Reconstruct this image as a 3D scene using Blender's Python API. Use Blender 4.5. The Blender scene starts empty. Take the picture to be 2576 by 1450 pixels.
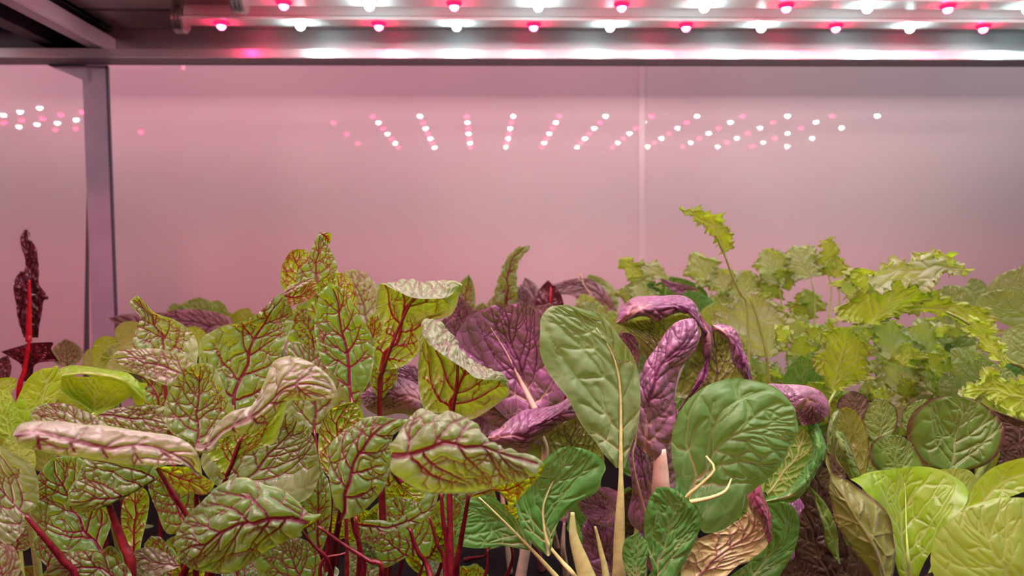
import bpy, bmesh, math, random
import numpy as np
from mathutils import Vector, Matrix
random.seed(7); rng = np.random.RandomState(11)
SC = bpy.context.scene
COL = SC.collection
# ------------------------------------------------------------------ camera
F = 1860.0
YAW, PITCH, ROLL = 0.03983, 0.05191, -0.00793
def basis():
    cy, sy, cp, sp, cr, sr = math.cos(YAW), math.sin(YAW), math.cos(PITCH), math.sin(PITCH), math.cos(ROLL), math.sin(ROLL)
    w = np.array([sy*cp, cy*cp, -sp]); r0 = np.array([cy, -sy, 0.0]); u0 = np.cross(r0, w)
    return cr*r0+sr*u0, -sr*r0+cr*u0, w
CR, CU, CW = basis()
cam_d = bpy.data.cameras.new('camera'); cam = bpy.data.objects.new('camera', cam_d); COL.objects.link(cam)
cam.matrix_world = Matrix([[CR[0], CU[0], -CW[0], 0], [CR[1], CU[1], -CW[1], 0], [CR[2], CU[2], -CW[2], 0], [0, 0, 0, 1]])
cam_d.sensor_width = 36; cam_d.lens = F/2576*36; cam_d.clip_start = 0.01; cam_d.clip_end = 50
cam_d.dof.use_dof = True; cam_d.dof.focus_distance = 0.39; cam_d.dof.aperture_fstop = cam_d.lens/2.3
SC.camera = cam
def at(px, py, Z):
    """the point of the place at depth Z (metres in front of the lens) seen at pixel px, py"""
    px = np.asarray(px, float); py = np.asarray(py, float); Z = np.asarray(Z, float)
    d = CR*((px-1288)/F)[..., None] + CU*((725-py)/F)[..., None] + CW
    return d*(Z/d[..., 1])[..., None]
def at_h(px, py, h):
    d = at(px, py, 1.0); return d*(h/d[2])
# ------------------------------------------------------------------ helpers
def link(name, me, mat=None, parent=None):
    o = bpy.data.objects.new(name, me); COL.objects.link(o)
    if mat: me.materials.append(mat)
    if parent: o.parent = parent
    return o
def empty(name, loc, label=None, cat=None, group=None):
    o = bpy.data.objects.new(name, None); COL.objects.link(o); o.location = loc
    o.empty_display_size = 0.02
    if label: o['label'] = label; o['category'] = cat
    if group: o['group'] = group
    return o
def place(o, parent):
    """parent without moving: the mesh is in world coordinates, the parent stands at its base"""
    o.parent = parent; o.matrix_parent_inverse = Matrix.Translation(-Vector(parent.location)); return o
def bm_box(bm, x0, x1, y0, y1, z0, z1, bev=0):
    r = bmesh.ops.create_cube(bm, size=1)
    bmesh.ops.transform(bm, matrix=Matrix.Translation(((x0+x1)/2, (y0+y1)/2, (z0+z1)/2)) @ Matrix.Diagonal((abs(x1-x0), abs(y1-y0), abs(z1-z0), 1)), verts=r['verts'])
    if bev:
        es = list({e for v in r['verts'] for e in v.link_edges})
        bmesh.ops.bevel(bm, geom=es, offset=bev, segments=2, affect='EDGES')
def bm_obj(name, bm, mat, parent=None, smooth=False):
    me = bpy.data.meshes.new(name); bm.to_mesh(me); bm.free()
    if smooth:
        for p in me.polygons: p.use_smooth = True
    o = link(name, me, mat)
    if parent: place(o, parent)
    return o
def box(name, dims, mat, parent=None, bev=0.0):
    bm = bmesh.new(); bm_box(bm, *dims, bev=bev); return bm_obj(name, bm, mat, parent)
def tag(o, label, cat, group=None):
    o['label'] = label; o['category'] = cat
    if group: o['group'] = group
    return o
# ------------------------------------------------------------------ materials
def nt(name):
    m = bpy.data.materials.new(name); m.use_nodes = True; t = m.node_tree; t.nodes.clear()
    return m, t, t.nodes.new('ShaderNodeOutputMaterial')
def N(t, kind, **kw):
    n = t.nodes.new(kind)
    for k, v in kw.items():
        if k.startswith('i_'): n.inputs[int(k[2:]) if k[2:].isdigit() else k[2:].replace('_', ' ')].default_value = v
        else: setattr(n, k, v)
    return n
def mixc(t, fac, a, b, blend='MIX'):
    n = t.nodes.new('ShaderNodeMix'); n.data_type = 'RGBA'; n.blend_type = blend
    for s, v in ((n.inputs[0], fac), (n.inputs[6], a), (n.inputs[7], b)):
        if isinstance(v, bpy.types.NodeSocket): t.links.new(v, s)
        elif isinstance(v, (int, float)): s.default_value = v
        else: s.default_value = (*v, 1)
    return n.outputs[2]
def mth(t, op, a, b=0.0, c=0.0, clamp=False):
    n = t.nodes.new('ShaderNodeMath'); n.operation = op; n.use_clamp = clamp
    for s, v in zip(n.inputs, (a, b, c)):
        if isinstance(v, bpy.types.NodeSocket): t.links.new(v, s)
        else: s.default_value = v
    return n.outputs[0]
def remap(t, v, a, b, c=0.0, d=1.0, smooth=True):
    n = t.nodes.new('ShaderNodeMapRange'); n.interpolation_type = 'SMOOTHSTEP' if smooth else 'LINEAR'
    n.inputs[1].default_value = a; n.inputs[2].default_value = b; n.inputs[3].default_value = c; n.inputs[4].default_value = d
    t.links.new(v, n.inputs[0]); return n.outputs[0]
def principled(name, col, rough=0.5, metal=0.0, spec=0.5, noise=None, coat=0.0):
    m, t, out = nt(name); p = t.nodes.new('ShaderNodeBsdfPrincipled')
    p.inputs['Base Color'].default_value = (*col, 1); p.inputs['Roughness'].default_value = rough
    p.inputs['Metallic'].default_value = metal; p.inputs['Specular IOR Level'].default_value = spec
    p.inputs['Coat Weight'].default_value = coat
    if noise:
        tc = t.nodes.new('ShaderNodeTexCoord'); nz = N(t, 'ShaderNodeTexNoise'); nz.inputs['Scale'].default_value = noise[0]
        nz.inputs['Detail'].default_value = 5
        t.links.new(tc.outputs['Object'], nz.inputs['Vector'])
        k = remap(t, nz.outputs[0], 0.3, 0.7)
        c = mixc(t, k, tuple(v*(1-noise[1]) for v in col), tuple(min(1, v*(1+noise[1])) for v in col))
        t.links.new(c, p.inputs['Base Color'])
        b = t.nodes.new('ShaderNodeBump'); b.inputs['Strength'].default_value = 0.15; b.inputs['Distance'].default_value = 0.001
        t.links.new(nz.outputs[0], b.inputs['Height']); t.links.new(b.outputs[0], p.inputs['Normal'])
    t.links.new(p.outputs[0], out.inputs[0]); return m
def emitter(name, col, s):
    m, t, out = nt(name); e = N(t, 'ShaderNodeEmission'); e.inputs[0].default_value = (*col, 1); e.inputs[1].default_value = s
    t.links.new(e.outputs[0], out.inputs[0]); return m
def leaf_mat(name, top, topv, bot, botv, tr, trv, rough=0.42, spec=0.6, tl=0.45, cell=150, fine=0.5, bump=0.5,
             margin=None, mw=0.08, pale=(0.42, 0.5, 0.3), mott=0.3, vfade=None, coat=0.1, vw=0.0, spot=0.0, sheen=0.25, mottc=None):
    m, t, out = nt(name); L = t.links.new
    def attr(n):
        a = t.nodes.new('ShaderNodeAttribute'); a.attribute_name = n; return a.outputs['Fac']
    uv = t.nodes.new('ShaderNodeUVMap'); uv.uv_map = 'leaf'
    # wobble of the fine network
    nz = t.nodes.new('ShaderNodeTexNoise'); nz.inputs['Scale'].default_value = cell*0.9; nz.inputs['Detail'].default_value = 3
    L(uv.outputs[0], nz.inputs['Vector'])
    vm = t.nodes.new('ShaderNodeVectorMath'); vm.operation = 'MULTIPLY_ADD'
    vm.inputs[1].default_value = (0.5/cell,)*3
    L(nz.outputs[1], vm.inputs[0]); L(uv.outputs[0], vm.inputs[2])
    vo = t.nodes.new('ShaderNodeTexVoronoi'); vo.feature = 'DISTANCE_TO_EDGE'; vo.inputs['Scale'].default_value = cell
    vo.voronoi_dimensions = '2D'; L(vm.outputs[0], vo.inputs['Vector'])
    edge = vo.outputs['Distance']
    vd = attr('vd'); M1 = remap(t, vd, -0.0001+vw, 0.00045+vw, 1.0, 0.0)
    Fm = mth(t, 'MULTIPLY', remap(t, edge, 0.0, 0.075, 1.0, 0.0), fine)
    nb = t.nodes.new('ShaderNodeTexNoise'); nb.inputs['Scale'].default_value = 70; nb.inputs['Detail'].default_value = 4
    L(uv.outputs[0], nb.inputs['Vector'])
    mk = remap(t, nb.outputs[0], 0.36, 0.66)
    M = mth(t, 'MAXIMUM', M1, mth(t, 'MULTIPLY', Fm, remap(t, nb.outputs[0], 0.3, 0.6, 0.25, 1.0)))
    pl = attr('pale')
    tc = mixc(t, pl, top, pale)
    tc = mixc(t, mth(t, 'MULTIPLY', mk, mott), tc, mottc or tuple(c*0.35 for c in top))
    if spot:
        ns = t.nodes.new('ShaderNodeTexNoise'); ns.inputs['Scale'].default_value = 1400; ns.inputs['Detail'].default_value = 2
        L(uv.outputs[0], ns.inputs['Vector'])
        tc = mixc(t, mth(t, 'MULTIPLY', remap(t, ns.outputs[0], 0.62, 0.75), spot), tc, topv)
    bc = mixc(t, mth(t, 'MULTIPLY', mk, 0.35), bot, tuple(c*0.6 for c in bot))
    trc = mixc(t, mth(t, 'MULTIPLY', mk, 0.3), tr, tuple(c*0.6 for c in tr))
    trc = mixc(t, mth(t, 'MULTIPLY', pl, 0.3), trc, (0.5, 0.6, 0.2))
    tv, bv, trv2 = topv, botv, trv
    if vfade:   # main veins pale at the foot of the leaf, dyed further up
        uu = attr('uu'); f = remap(t, uu, vfade[0], vfade[1])
        tv = mixc(t, f, vfade[2], topv)
    if margin:
        ed = remap(t, attr('ve'), 1-mw*1.6, 1-mw*0.3)
        tc = mixc(t, ed, tc, margin); bc = mixc(t, mth(t, 'MULTIPLY', ed, 0.8), bc, margin)
        trc = mixc(t, mth(t, 'MULTIPLY', ed, 0.7), trc, tuple(c*0.8 for c in margin))
    tc = mixc(t, mth(t, 'MULTIPLY', M, mth(t, 'MULTIPLY_ADD', pl, -0.62, 1.0)), tc, tv); bc = mixc(t, M, bc, bv); trc = mixc(t, M, trc, trv2)
    g = t.nodes.new('ShaderNodeNewGeometry')
    base = mixc(t, g.outputs['Backfacing'], tc, bc)
    p = t.nodes.new('ShaderNodeBsdfPrincipled'); L(base, p.inputs['Base Color'])
    p.inputs['Roughness'].default_value = rough; p.inputs['Specular IOR Level'].default_value = spec
    p.inputs['Coat Weight'].default_value = coat; p.inputs['Coat Roughness'].default_value = 0.3
    p.inputs['Sheen Weight'].default_value = sheen; p.inputs['Sheen Roughness'].default_value = 0.35
    tr_ = t.nodes.new('ShaderNodeBsdfTranslucent'); L(trc, tr_.inputs[0])
    h = mth(t, 'ADD', mth(t, 'MULTIPLY', remap(t, edge, 0.0, 0.35), 0.6), mth(t, 'MULTIPLY', remap(t, vd, -0.0004, 0.0012), 0.8))
    h = mth(t, 'ADD', h, mth(t, 'MULTIPLY', nb.outputs[0], 0.35))
    b = t.nodes.new('ShaderNodeBump'); b.inputs['Strength'].default_value = bump; b.inputs['Distance'].default_value = 0.0009
    L(h, b.inputs['Height']); L(b.outputs[0], p.inputs['Normal']); L(b.outputs[0], tr_.inputs['Normal'])
    mx = t.nodes.new('ShaderNodeMixShader'); mx.inputs[0].default_value = tl
    L(p.outputs[0], mx.inputs[1]); L(tr_.outputs[0], mx.inputs[2]); L(mx.outputs[0], out.inputs[0])
    return m
# ------------------------------------------------------------------ curves and lofts
def pts(s, Z):
    """'x,y[,dz_cm] ...' -> world points"""
    a = []
    for w in s.split():
        v = [float(q) for q in w.split(',')]
        a.append((v[0], v[1], v[2] if len(v) > 2 else 0.0))
    a = np.array(a); P = at(a[:, 0], a[:, 1], Z+a[:, 2]*0.01); P[:, 2] = np.maximum(P[:, 2], -0.226-0.004*np.arange(len(P))/len(P)); return P
def cr(P, n, closed_len=True):
    """Catmull-Rom through P (k,...) resampled to n points by arc length of the first coords"""
    P = np.asarray(P, float); k = len(P)
    if k == 2: P = np.array([P[0], (P[0]+P[1])/2, P[1]]); k = 3
    E = np.concatenate([[2*P[0]-P[1]], P, [2*P[-1]-P[-2]]])
    tt = np.linspace(0, k-1, (k-1)*12+1); i = np.minimum(tt.astype(int), k-2); f = (tt-i).reshape((-1,)+(1,)*(P.ndim-1))
    a, b, c, d = E[i], E[i+1], E[i+2], E[i+3]
    Q = 0.5*((2*b)+(c-a)*f+(2*a-5*b+4*c-d)*f*f+(3*b-a-3*c+d)*f**3)
    if not closed_len:
        s = tt/(k-1)
    else:
        s = np.concatenate([[0], np.cumsum(np.linalg.norm(np.diff(Q, axis=0).reshape(len(Q)-1, -1), axis=1))]); s = s/max(s[-1], 1e-9)
    q = np.linspace(0, 1, n); R = Q.reshape(len(Q), -1)
    return np.stack([np.interp(q, s, R[:, j]) for j in range(R.shape[1])], -1).reshape((n,)+P.shape[1:])
def noise1(x, seed=0.0):
    return (np.sin(x*1.0+seed)+0.6*np.sin(x*2.3+seed*1.7+1.3)+0.4*np.sin(x*4.1+seed*2.9+0.4))/2.0
def vein_tree(Lh, wfun, style, R):
    """segments (x0,y0,x1,y1,hw0,hw1) in metres on the flattened leaf: midrib along y"""
    S = []
    def seg(a, b, h0, h1): S.append((a[0], a[1], b[0], b[1], h0, h1))
    st = dict(chard=dict(n=5, a0=60, a1=34, w=0.00072, lat=0.60, sub=3, curl=1.1), bok=dict(n=6, a0=48, a1=24, w=0.00060, lat=0.5, sub=2, curl=0.75),
              lettuce=dict(n=5, a0=55, a1=35, w=0.0006, lat=0.45, sub=2, curl=0.6), kale=dict(n=5, a0=50, a1=35, w=0.0005, lat=0.45, sub=1, curl=0.2),
              plain=dict(n=4, a0=50, a1=30, w=0.0004, lat=0.4, sub=1, curl=0.5))[style]
    sc = min(1.25, max(0.5, Lh/0.062)); W = st['w']*sc
    ys = np.linspace(0, 0.95*Lh, 9); xs = np.concatenate([[0], R.randn(8)*0.002*sc*0.4])
    for i in range(8):
        seg((xs[i], ys[i]), (xs[i+1], ys[i+1]), W*(1.25-0.115*i*1.1), W*(1.25-0.115*(i+1)*1.1))
    n = st['n']; ends = []
    for sd in (-1, 1):
        for k in range(n):
            y = Lh*(0.04+0.78*(k+R.uniform(0.1, 0.7)*(0.8 if sd > 0 else 1.0))/n); x = np.interp(y, ys, xs)
            ang = math.radians(st['a0']+(st['a1']-st['a0'])*k/n+R.randn()*4)
            h = W*st['lat']*(1-0.45*k/n); x0, y0, step = x, y, 0.0028*sc
            P = [(x0, y0)]
            for j in range(26):
                a = ang-st['curl']*math.radians(2.6*j)*(1 if k > 0 else 1.2)+R.randn()*0.12
                x0 += sd*math.sin(max(a, -0.35))*step; y0 += math.cos(a)*step
                if y0 > 0.97*Lh or abs(x0) > 0.84*wfun(y0): break
                P.append((x0, y0))
            m = len(P)
            for j in range(m-1): seg(P[j], P[j+1], h*(1-0.75*j/m), h*(1-0.75*(j+1)/m))
            # branches
            for q in range(st['sub']):
                if m < 4: continue
                j = int(m*(0.18+0.75*(q+R.uniform(0, 0.7))/st['sub'])); j = min(j, m-2)
                for s2 in ((-1, 1) if q % 2 == 0 else (R.choice([-1, 1]),)):
                    d = math.atan2(P[j+1][0]-P[j][0], P[j+1][1]-P[j][1]); a2 = d+s2*R.uniform(0.8, 1.15)
                    xx, yy = P[j]; hh = h*(1-0.75*j/m)*0.50; nn = R.randint(3, 6)
                    for i2 in range(nn):
                        a2 += -s2*0.13+R.randn()*0.25
                        nx, ny = xx+math.sin(a2)*step*0.95, yy+math.cos(a2)*step*0.95
                        if abs(nx) > 0.95*wfun(ny) or ny > Lh or abs(nx) < 0.0006: break
                        seg((xx, yy), (nx, ny), hh*(1-0.6*i2/nn), hh*(1-0.6*(i2+1)/nn))
                        if i2 == 2 and style == 'chard':
                            a3 = a2+R.choice([-1, 1])*0.95
                            seg((nx, ny), (nx+math.sin(a3)*step*1.3, ny+math.cos(a3)*step*1.3), hh*0.45, hh*0.15)
                        xx, yy = nx, ny
    return np.array(S)
def vein_dist(X, Y, S):
    out = np.full(X.shape, 0.02); fx = X.ravel(); fy = Y.ravel(); o = out.ravel()
    for i in range(0, len(S), 40):
        s = S[i:i+40]; ax, ay, bx, by, h0, h1 = [s[:, j][None] for j in range(6)]
        dx, dy = bx-ax, by-ay; l2 = dx*dx+dy*dy+1e-12
        tt = np.clip(((fx[:, None]-ax)*dx+(fy[:, None]-ay)*dy)/l2, 0, 1)
        d = np.hypot(fx[:, None]-ax-tt*dx, fy[:, None]-ay-tt*dy)-(h0+(h1-h0)*tt)
        o = np.minimum(o, d.min(1))
    return o.reshape(X.shape)
KIND = {}   # kind -> (material, vein style, pucker height, wave)
DETAIL = 1.0
def grid_leaf(name, P, kind, under=False, ref=(0.5, 0.5), midv=0.5, pale=0.0, puck=1.0, wave=1.0, frill=0.0, lobes=0.0, flip=None, thick=None):
    """P (nu,nv,3) loft from foot to tip, left to right -> mesh with veins, puckers and two sides"""
    nu, nv = P.shape[:2]; mat, style, A, Wv = KIND[kind]
    R = np.random.RandomState(int(abs(P[nu//2, nv//2, 0])*1e5) % 99991)
    mi = int(round(midv*(nv-1)))
    u = np.linspace(0, 1, nu)[:, None]*np.ones((1, nv))
    mid = P[:, mi]
    if lobes:
        ph = R.uniform(0, 6); side = np.sign(np.arange(nv)-mi)[None]
        k = 1-lobes*(0.5+0.5*np.sin(u*13+ph+side*0.8))*np.minimum(1, 2.2*(1-u)+0.35)-0.10*lobes*np.sin(u*41+ph*2+side)
        P = mid[:, None]+(P-mid[:, None])*k[..., None]
    dx = np.linalg.norm(np.diff(P, axis=1), axis=2); X = np.concatenate([np.zeros((nu, 1)), np.cumsum(dx, 1)], 1); X = X-X[:, mi:mi+1]
    dy = np.linalg.norm(np.diff(mid, axis=0), axis=1); y1 = np.concatenate([[0], np.cumsum(dy)]); Y = y1[:, None]*np.ones((1, nv))
    Lh = y1[-1]; wl = -X[:, 0]; wr = X[:, -1]; wm = np.maximum(np.maximum(wl, wr), 1e-4)
    v = np.where(X < 0, X/np.maximum(wl, 1e-5)[:, None], X/np.maximum(wr, 1e-5)[:, None])
    wf = lambda y: float(np.interp(y, y1, wm))
    S = vein_tree(Lh, wf, style, R); vd = vein_dist(X, Y, S)
    def normals(P):
        du = np.gradient(P, axis=0); dv = np.gradient(P, axis=1); n = np.cross(dv, du)
        l = np.linalg.norm(n, axis=2, keepdims=True); return n/np.maximum(l, 1e-12)
    n = normals(P)
    for _ in range(3):
        n[1:-1] = n[:-2]+n[1:-1]+n[2:]; n /= np.maximum(np.linalg.norm(n, axis=2, keepdims=True), 1e-9)
    ru, rv = int(ref[0]*(nu-1)), int(ref[1]*(nv-1)); pr = P[ru, rv]; toward = -(pr@n[ru, rv]) > 0
    if flip is not None: toward = flip
    sgn = 1.0 if (toward != under) else -1.0        # sgn*n points out of the upper side
    size = min(1.0, Lh/0.05)
    taper = np.clip(np.minimum(u/0.06, (1-u)/0.06), 0, 1)
    h = A*size*puck*(1-np.exp(-np.maximum(vd+0.0003, 0)/(0.0023 if style == 'bok' else 0.0015)))*np.clip((1-abs(v))/0.22, 0.1, 1)*taper
    a, b = R.uniform(0, 6, 2)
    h = h+Wv*wave*size*(np.sin(Y*240+a+X*60)*np.cos(X*190+b)*0.5+0.8*np.sin(Y*170+b+np.sign(v)*1.1)*abs(v)**2.0)*taper*0.0016
    if frill:
        e = np.clip((abs(v)-0.45)/0.55, 0, 1)**1.5; sd = np.sign(v)
        s = Y+0.35*abs(X)
        h = h+frill*e*(0.0050*noise1(s*430+X*260, a+sd)+0.0028*noise1(s*1050-X*700, b+sd))
        tang = np.gradient(P, axis=1); tang /= np.maximum(np.linalg.norm(tang, axis=2, keepdims=True), 1e-9)
        P = P+tang*(sd*frill*e*e*(0.0022*noise1(s*630+2, b+sd)+0.0014*noise1(s*1500, a+sd)))[..., None]
    P = P+n*(sgn*h)[..., None]
    me = bpy.data.meshes.new(name); nvt = nu*nv
    idx = np.arange(nvt).reshape(nu, nv)
    q = np.stack([idx[:-1, :-1], idx[:-1, 1:], idx[1:, 1:], idx[1:, :-1]], -1).reshape(-1, 4)
    if sgn < 0: q = q[:, ::-1]
    return dict(v=P.reshape(-1, 3), q=q, X=X.ravel(), Y=Y.ravel(), vd=vd.ravel(), ve=abs(v).ravel(), uu=u.ravel(), pale=pale), mat
def emit_leaf(name, grids, parent):
    V = []; Q = []; A = {k: [] for k in ('X', 'Y', 'vd', 've', 'uu', 'pale')}; off = 0
    for g, mat in grids:
        V.append(g['v']); Q.append(g['q']+off); off += len(g['v'])
        for k in ('X', 'Y', 'vd', 've', 'uu'): A[k].append(g[k])
        A['pale'].append(np.full(len(g['v']), g['pale']))
    V = np.concatenate(V).astype(np.float32); Q = np.concatenate(Q); A = {k: np.concatenate(x).astype(np.float32) for k, x in A.items()}
    o_ = np.array(parent.location, np.float32) if parent else np.zeros(3, np.float32)
    V = V-o_
    me = bpy.data.meshes.new(name); nq = len(Q)
    me.vertices.add(len(V)); me.vertices.foreach_set('co', V.ravel())
    me.loops.add(nq*4); me.loops.foreach_set('vertex_index', Q.ravel().astype(np.int32))
    me.polygons.add(nq); me.polygons.foreach_set('loop_start', np.arange(0, nq*4, 4, dtype=np.int32))
    me.polygons.foreach_set('use_smooth', np.ones(nq, bool))
    me.update(calc_edges=True)
    uvl = me.uv_layers.new(name='leaf'); c = np.stack([A['X'], A['Y']], -1)[Q.ravel()]; uvl.data.foreach_set('uv', c.ravel())
    for k in ('vd', 've', 'uu', 'pale'):
        at_ = me.attributes.new(k, 'FLOAT', 'POINT'); at_.data.foreach_set('value', A[k])
    me.validate()
    o = link(name, me, grids[0][1])
    if parent: o.parent = parent
    return o
def loft(lines, Z, rows=False, mid=None, cup=0.0):
    C = [pts(s, Z) for s in lines]
    ext = max(np.linalg.norm(np.diff(c, axis=0), axis=1).sum() for c in C)*F/Z
    wid = max(np.linalg.norm(C[0][len(C[0])//2]-C[-1][len(C[-1])//2])*F/Z, 60)*1.15
    if rows: ext, wid = wid, ext
    nu = int(np.clip(ext/3.0*DETAIL, 24, 150)); nv = int(np.clip(wid/3.0*DETAIL, 18, 110)); nv += 1-nv % 2
    if rows:
        G = np.stack([cr(c, nv) for c in C]); P = cr(G, nu, closed_len=True)
        return P, 0.5
    m = len(C)//2 if mid is None else mid
    G = np.stack([cr(c, nu) for c in C])           # (k,nu,3)
    if cup:
        prof = np.sin(np.linspace(0, math.pi, nu))**0.7
        d = G[m]/np.linalg.norm(G[m], axis=1, keepdims=True); G[m] = G[m]+d*(cup*0.01*prof)[:, None]
    P = cr(G, nv, closed_len=False).transpose(1, 0, 2) if len(C) > 1 else None
    return P, m/(len(C)-1)
PL = {}
TRAYZ = -0.235
def plant(key, name, px, Z, label, cat, group=None):
    b = at(px, 1000, Z); PL[key] = empty(name, (float(b[0]), float(b[1]), TRAYZ), label, cat, group); return PL[key]
def tube(name, P, rads, mat, parent, flat=1.0, seg=12, groove=0.0):
    n = max(10, min(60, len(P)*9)); Q = cr(np.array(P), n); r = np.interp(np.linspace(0, 1, n), np.linspace(0, 1, len(rads)), rads)
    T = np.gradient(Q, axis=0); T /= np.linalg.norm(T, axis=1, keepdims=True)
    V = []
    for i in range(n):
        side = np.cross(T[i], Q[i]); side /= np.linalg.norm(side)+1e-9; bk = np.cross(T[i], side)
        for j in range(seg):
            a = 2*math.pi*j/seg; rr = r[i]*(1-groove*(1 if j % 2 else 0))
            V.append(Q[i]+side*math.cos(a)*rr+bk*math.sin(a)*rr*flat)
    fcs = [(i*seg+j, i*seg+(j+1) % seg, (i+1)*seg+(j+1) % seg, (i+1)*seg+j) for i in range(n-1) for j in range(seg)]
    fcs += [tuple(range(seg))[::-1], tuple((n-1)*seg+j for j in range(seg))]
    me = bpy.data.meshes.new(name); off = np.array(parent.location) if parent and parent.type == 'EMPTY' else np.array(parent.parent.location)
    me.from_pydata([tuple(v-off) for v in V], [], fcs); me.update()
    for p in me.polygons: p.use_smooth = True
    o = link(name, me, mat); o.parent = parent; return o
STALK = {}
def stalk(leafobj, key, kind, s, Z, r0, r1=None, flat=1.0, down=True, name='stalk', groove=0.0):
    """s: traced from the blade down; radii in px at depth Z"""
    pl = PL[key]; P = list(pts(s, Z)); k = Z/F; rr = [q*k for q in r0] if isinstance(r0, (list, tuple)) else [r0*k*0.5, r0*k*0.9, (r0+(r1 or r0*1.25))/2*k, (r1 or r0*1.25)*k]
    if down:
        e = np.array(pl.location); l = P[-1]
        if key[0] == 'f': e = np.array([l[0]*0.9+e[0]*0.1, l[1]+0.01, e[2]])
        m = (l+e)/2; m[2] = l[2]*0.45+e[2]*0.55; P += [m*0.5+0.5*np.array([(l[0]+e[0]*2)/3, (l[1]+2*e[1])/3, m[2]]), e]; rr.append(rr[-1]*1.15)
    return tube(name, P, rr, STALK[kind], leafobj, flat=flat, groove=groove)
def leaf(key, kind, Z, *lines, rows=False, mid=None, cup=0.0, st=None, patches=(), name='leaf', skind=None, **kw):
    """patches: further (lines, dict) pieces of the same blade; st=(path, r0[, r1[, flat]])"""
    P, mv = loft(lines, Z, rows, mid, cup); g = [grid_leaf(name, P, kind, midv=mv, **kw)]
    for ln, d in patches:
        d = dict(d); z2 = d.pop('Z', Z); rw = d.pop('rows', False); cp = d.pop('cup', 0.0); md = d.pop('mid', None)
        P2, mv2 = loft(ln, z2, rw, md, cp); g.append(grid_leaf(name, P2, kind, midv=mv2, **d))
    o = emit_leaf(name, g, PL[key])
    if st:
        sts = [st] if isinstance(st[0], str) else st
        for q in sts: stalk(o, key, skind or kind, q[0], Z, q[1], q[2] if len(q) > 2 else None, q[3] if len(q) > 3 else 1.0)
    return o
def gleaf(key, kind, Z, x0, y0, x1, y1, w, bend=0.0, dzt=0.0, dze=0.0, shape=0.45, st=None, arch=0.0, **kw):
    """a leaf from foot (x0,y0) to tip (x1,y1), w px wide; bend px sideways; dz tip/edge/arch in cm"""
    d = np.array([x1-x0, y1-y0], float); l = np.linalg.norm(d); d /= l; p = np.array([-d[1], d[0]])
    L_, M_, R_ = [], [], []
    for i in range(9):
        t_ = i/8; c = np.array([x0, y0])+d*l*t_+p*bend*4*t_*(1-t_)
        pr = math.sin(math.pi*t_**(math.log(0.5)/math.log(shape)))**0.75 if 0 < t_ < 1 else 0.0
        if i == 0: pr = 0.05
        z = dzt*t_-arch*math.sin(math.pi*t_)
        for lst, s_ in ((L_, -1), (M_, 0), (R_, 1)):
            q = c+p*s_*w/2*pr; lst.append('%.1f,%.1f,%.2f' % (q[0], q[1], z+(dze if s_ else 0)*pr))
    g0 = kw.pop('lf', {})
    o = leaf(key, kind, Z, ' '.join(L_), ' '.join(M_), ' '.join(R_), **kw, **g0)
    if st: stalk(o, key, kw.get('skind') or kind, st[0] if isinstance(st, tuple) else '%g,%g %g,%g' % (x0, y0, x0-d[0]*l*0.4, y0+60), Z, st[1] if isinstance(st, tuple) else st)
    return o
LEDW, LEDR, AMB, PINK, KEYL, KEYR, UPL, UPR, EXPO = 225.0, 150.0, 0.08, 13.0, 32.0, 24.0, 7.0, 3.5, 0.14
# ------------------------------------------------------------------ materials of the rack and the room
M_WALL, t_, o_ = nt('glossy_wall_panel')
p_ = t_.nodes.new('ShaderNodeBsdfPrincipled'); p_.inputs['Base Color'].default_value = (0.60, 0.49, 0.50, 1)
p_.inputs['Roughness'].default_value = 0.022; p_.inputs['Specular IOR Level'].default_value = 0.28
nz_ = t_.nodes.new('ShaderNodeTexNoise'); nz_.inputs['Scale'].default_value = 3; tcw = t_.nodes.new('ShaderNodeTexCoord')
t_.links.new(tcw.outputs['Object'], nz_.inputs['Vector'])
t_.links.new(mixc(t_, remap(t_, nz_.outputs[0], 0.3, 0.7), (0.56, 0.45, 0.47), (0.62, 0.52, 0.53)), p_.inputs['Base Color'])
t_.links.new(p_.outputs[0], o_.inputs[0])
M_STEEL = principled('coated_steel', (0.42, 0.38, 0.43), 0.38, 0.35, 0.5, (60, 0.06))
M_LIP = principled('brushed_steel', (0.60, 0.57, 0.60), 0.32, 0.75, 0.5)
M_DECK = principled('galvanised_deck', (0.60, 0.50, 0.49), 0.30, 0.55, 0.5, (25, 0.08))
M_DARK = principled('dark_underside', (0.05, 0.035, 0.045), 0.6)
M_RUB = principled('dark_strip_rubber', (0.07, 0.07, 0.09), 0.5)
M_POST = principled('grey_lilac_steel', (0.50, 0.45, 0.56), 0.35, 0.3, 0.5, (40, 0.05))
M_BAR = principled('pale_steel_bar', (0.62, 0.50, 0.60), 0.4, 0.2)
M_STRIP = principled('white_circuit_strip', (0.72, 0.70, 0.70), 0.18, 0.1, 0.6)
M_CAP = principled('end_cap_metal', (0.5, 0.48, 0.48), 0.2, 0.8)
M_HOLE = principled('solder_dot', (0.25, 0.22, 0.22), 0.4)
M_TRAY = principled('dark_tray', (0.008, 0.007, 0.008), 0.9, 0, 0.1)
M_FLOOR = principled('floor_grey', (0.12, 0.11, 0.11), 0.6)
E_WHITE = emitter('white_light_diode', (0.70, 1.0, 0.98), LEDW)
E_RED = emitter('red_light_diode', (1.0, 0.015, 0.10), LEDR)
def struct(o): o['kind'] = 'structure'; return o
WB = struct(box('wall_back', (-1.5, 1.8, 1.0, 1.03, -0.9, 1.1), M_WALL))
struct(box('trim_1', (0.2125, 0.2215, 0.9988, 1.0, -0.9, 1.1), principled('panel_joint', (0.62, 0.52, 0.54), 0.25)))
struct(box('wall_back_ledge', (-1.5, 1.8, 0.9985, 1.0, -0.9, -0.6), M_WALL)); bpy.data.objects['wall_back_ledge'].name = 'baseboard_back'
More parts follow.
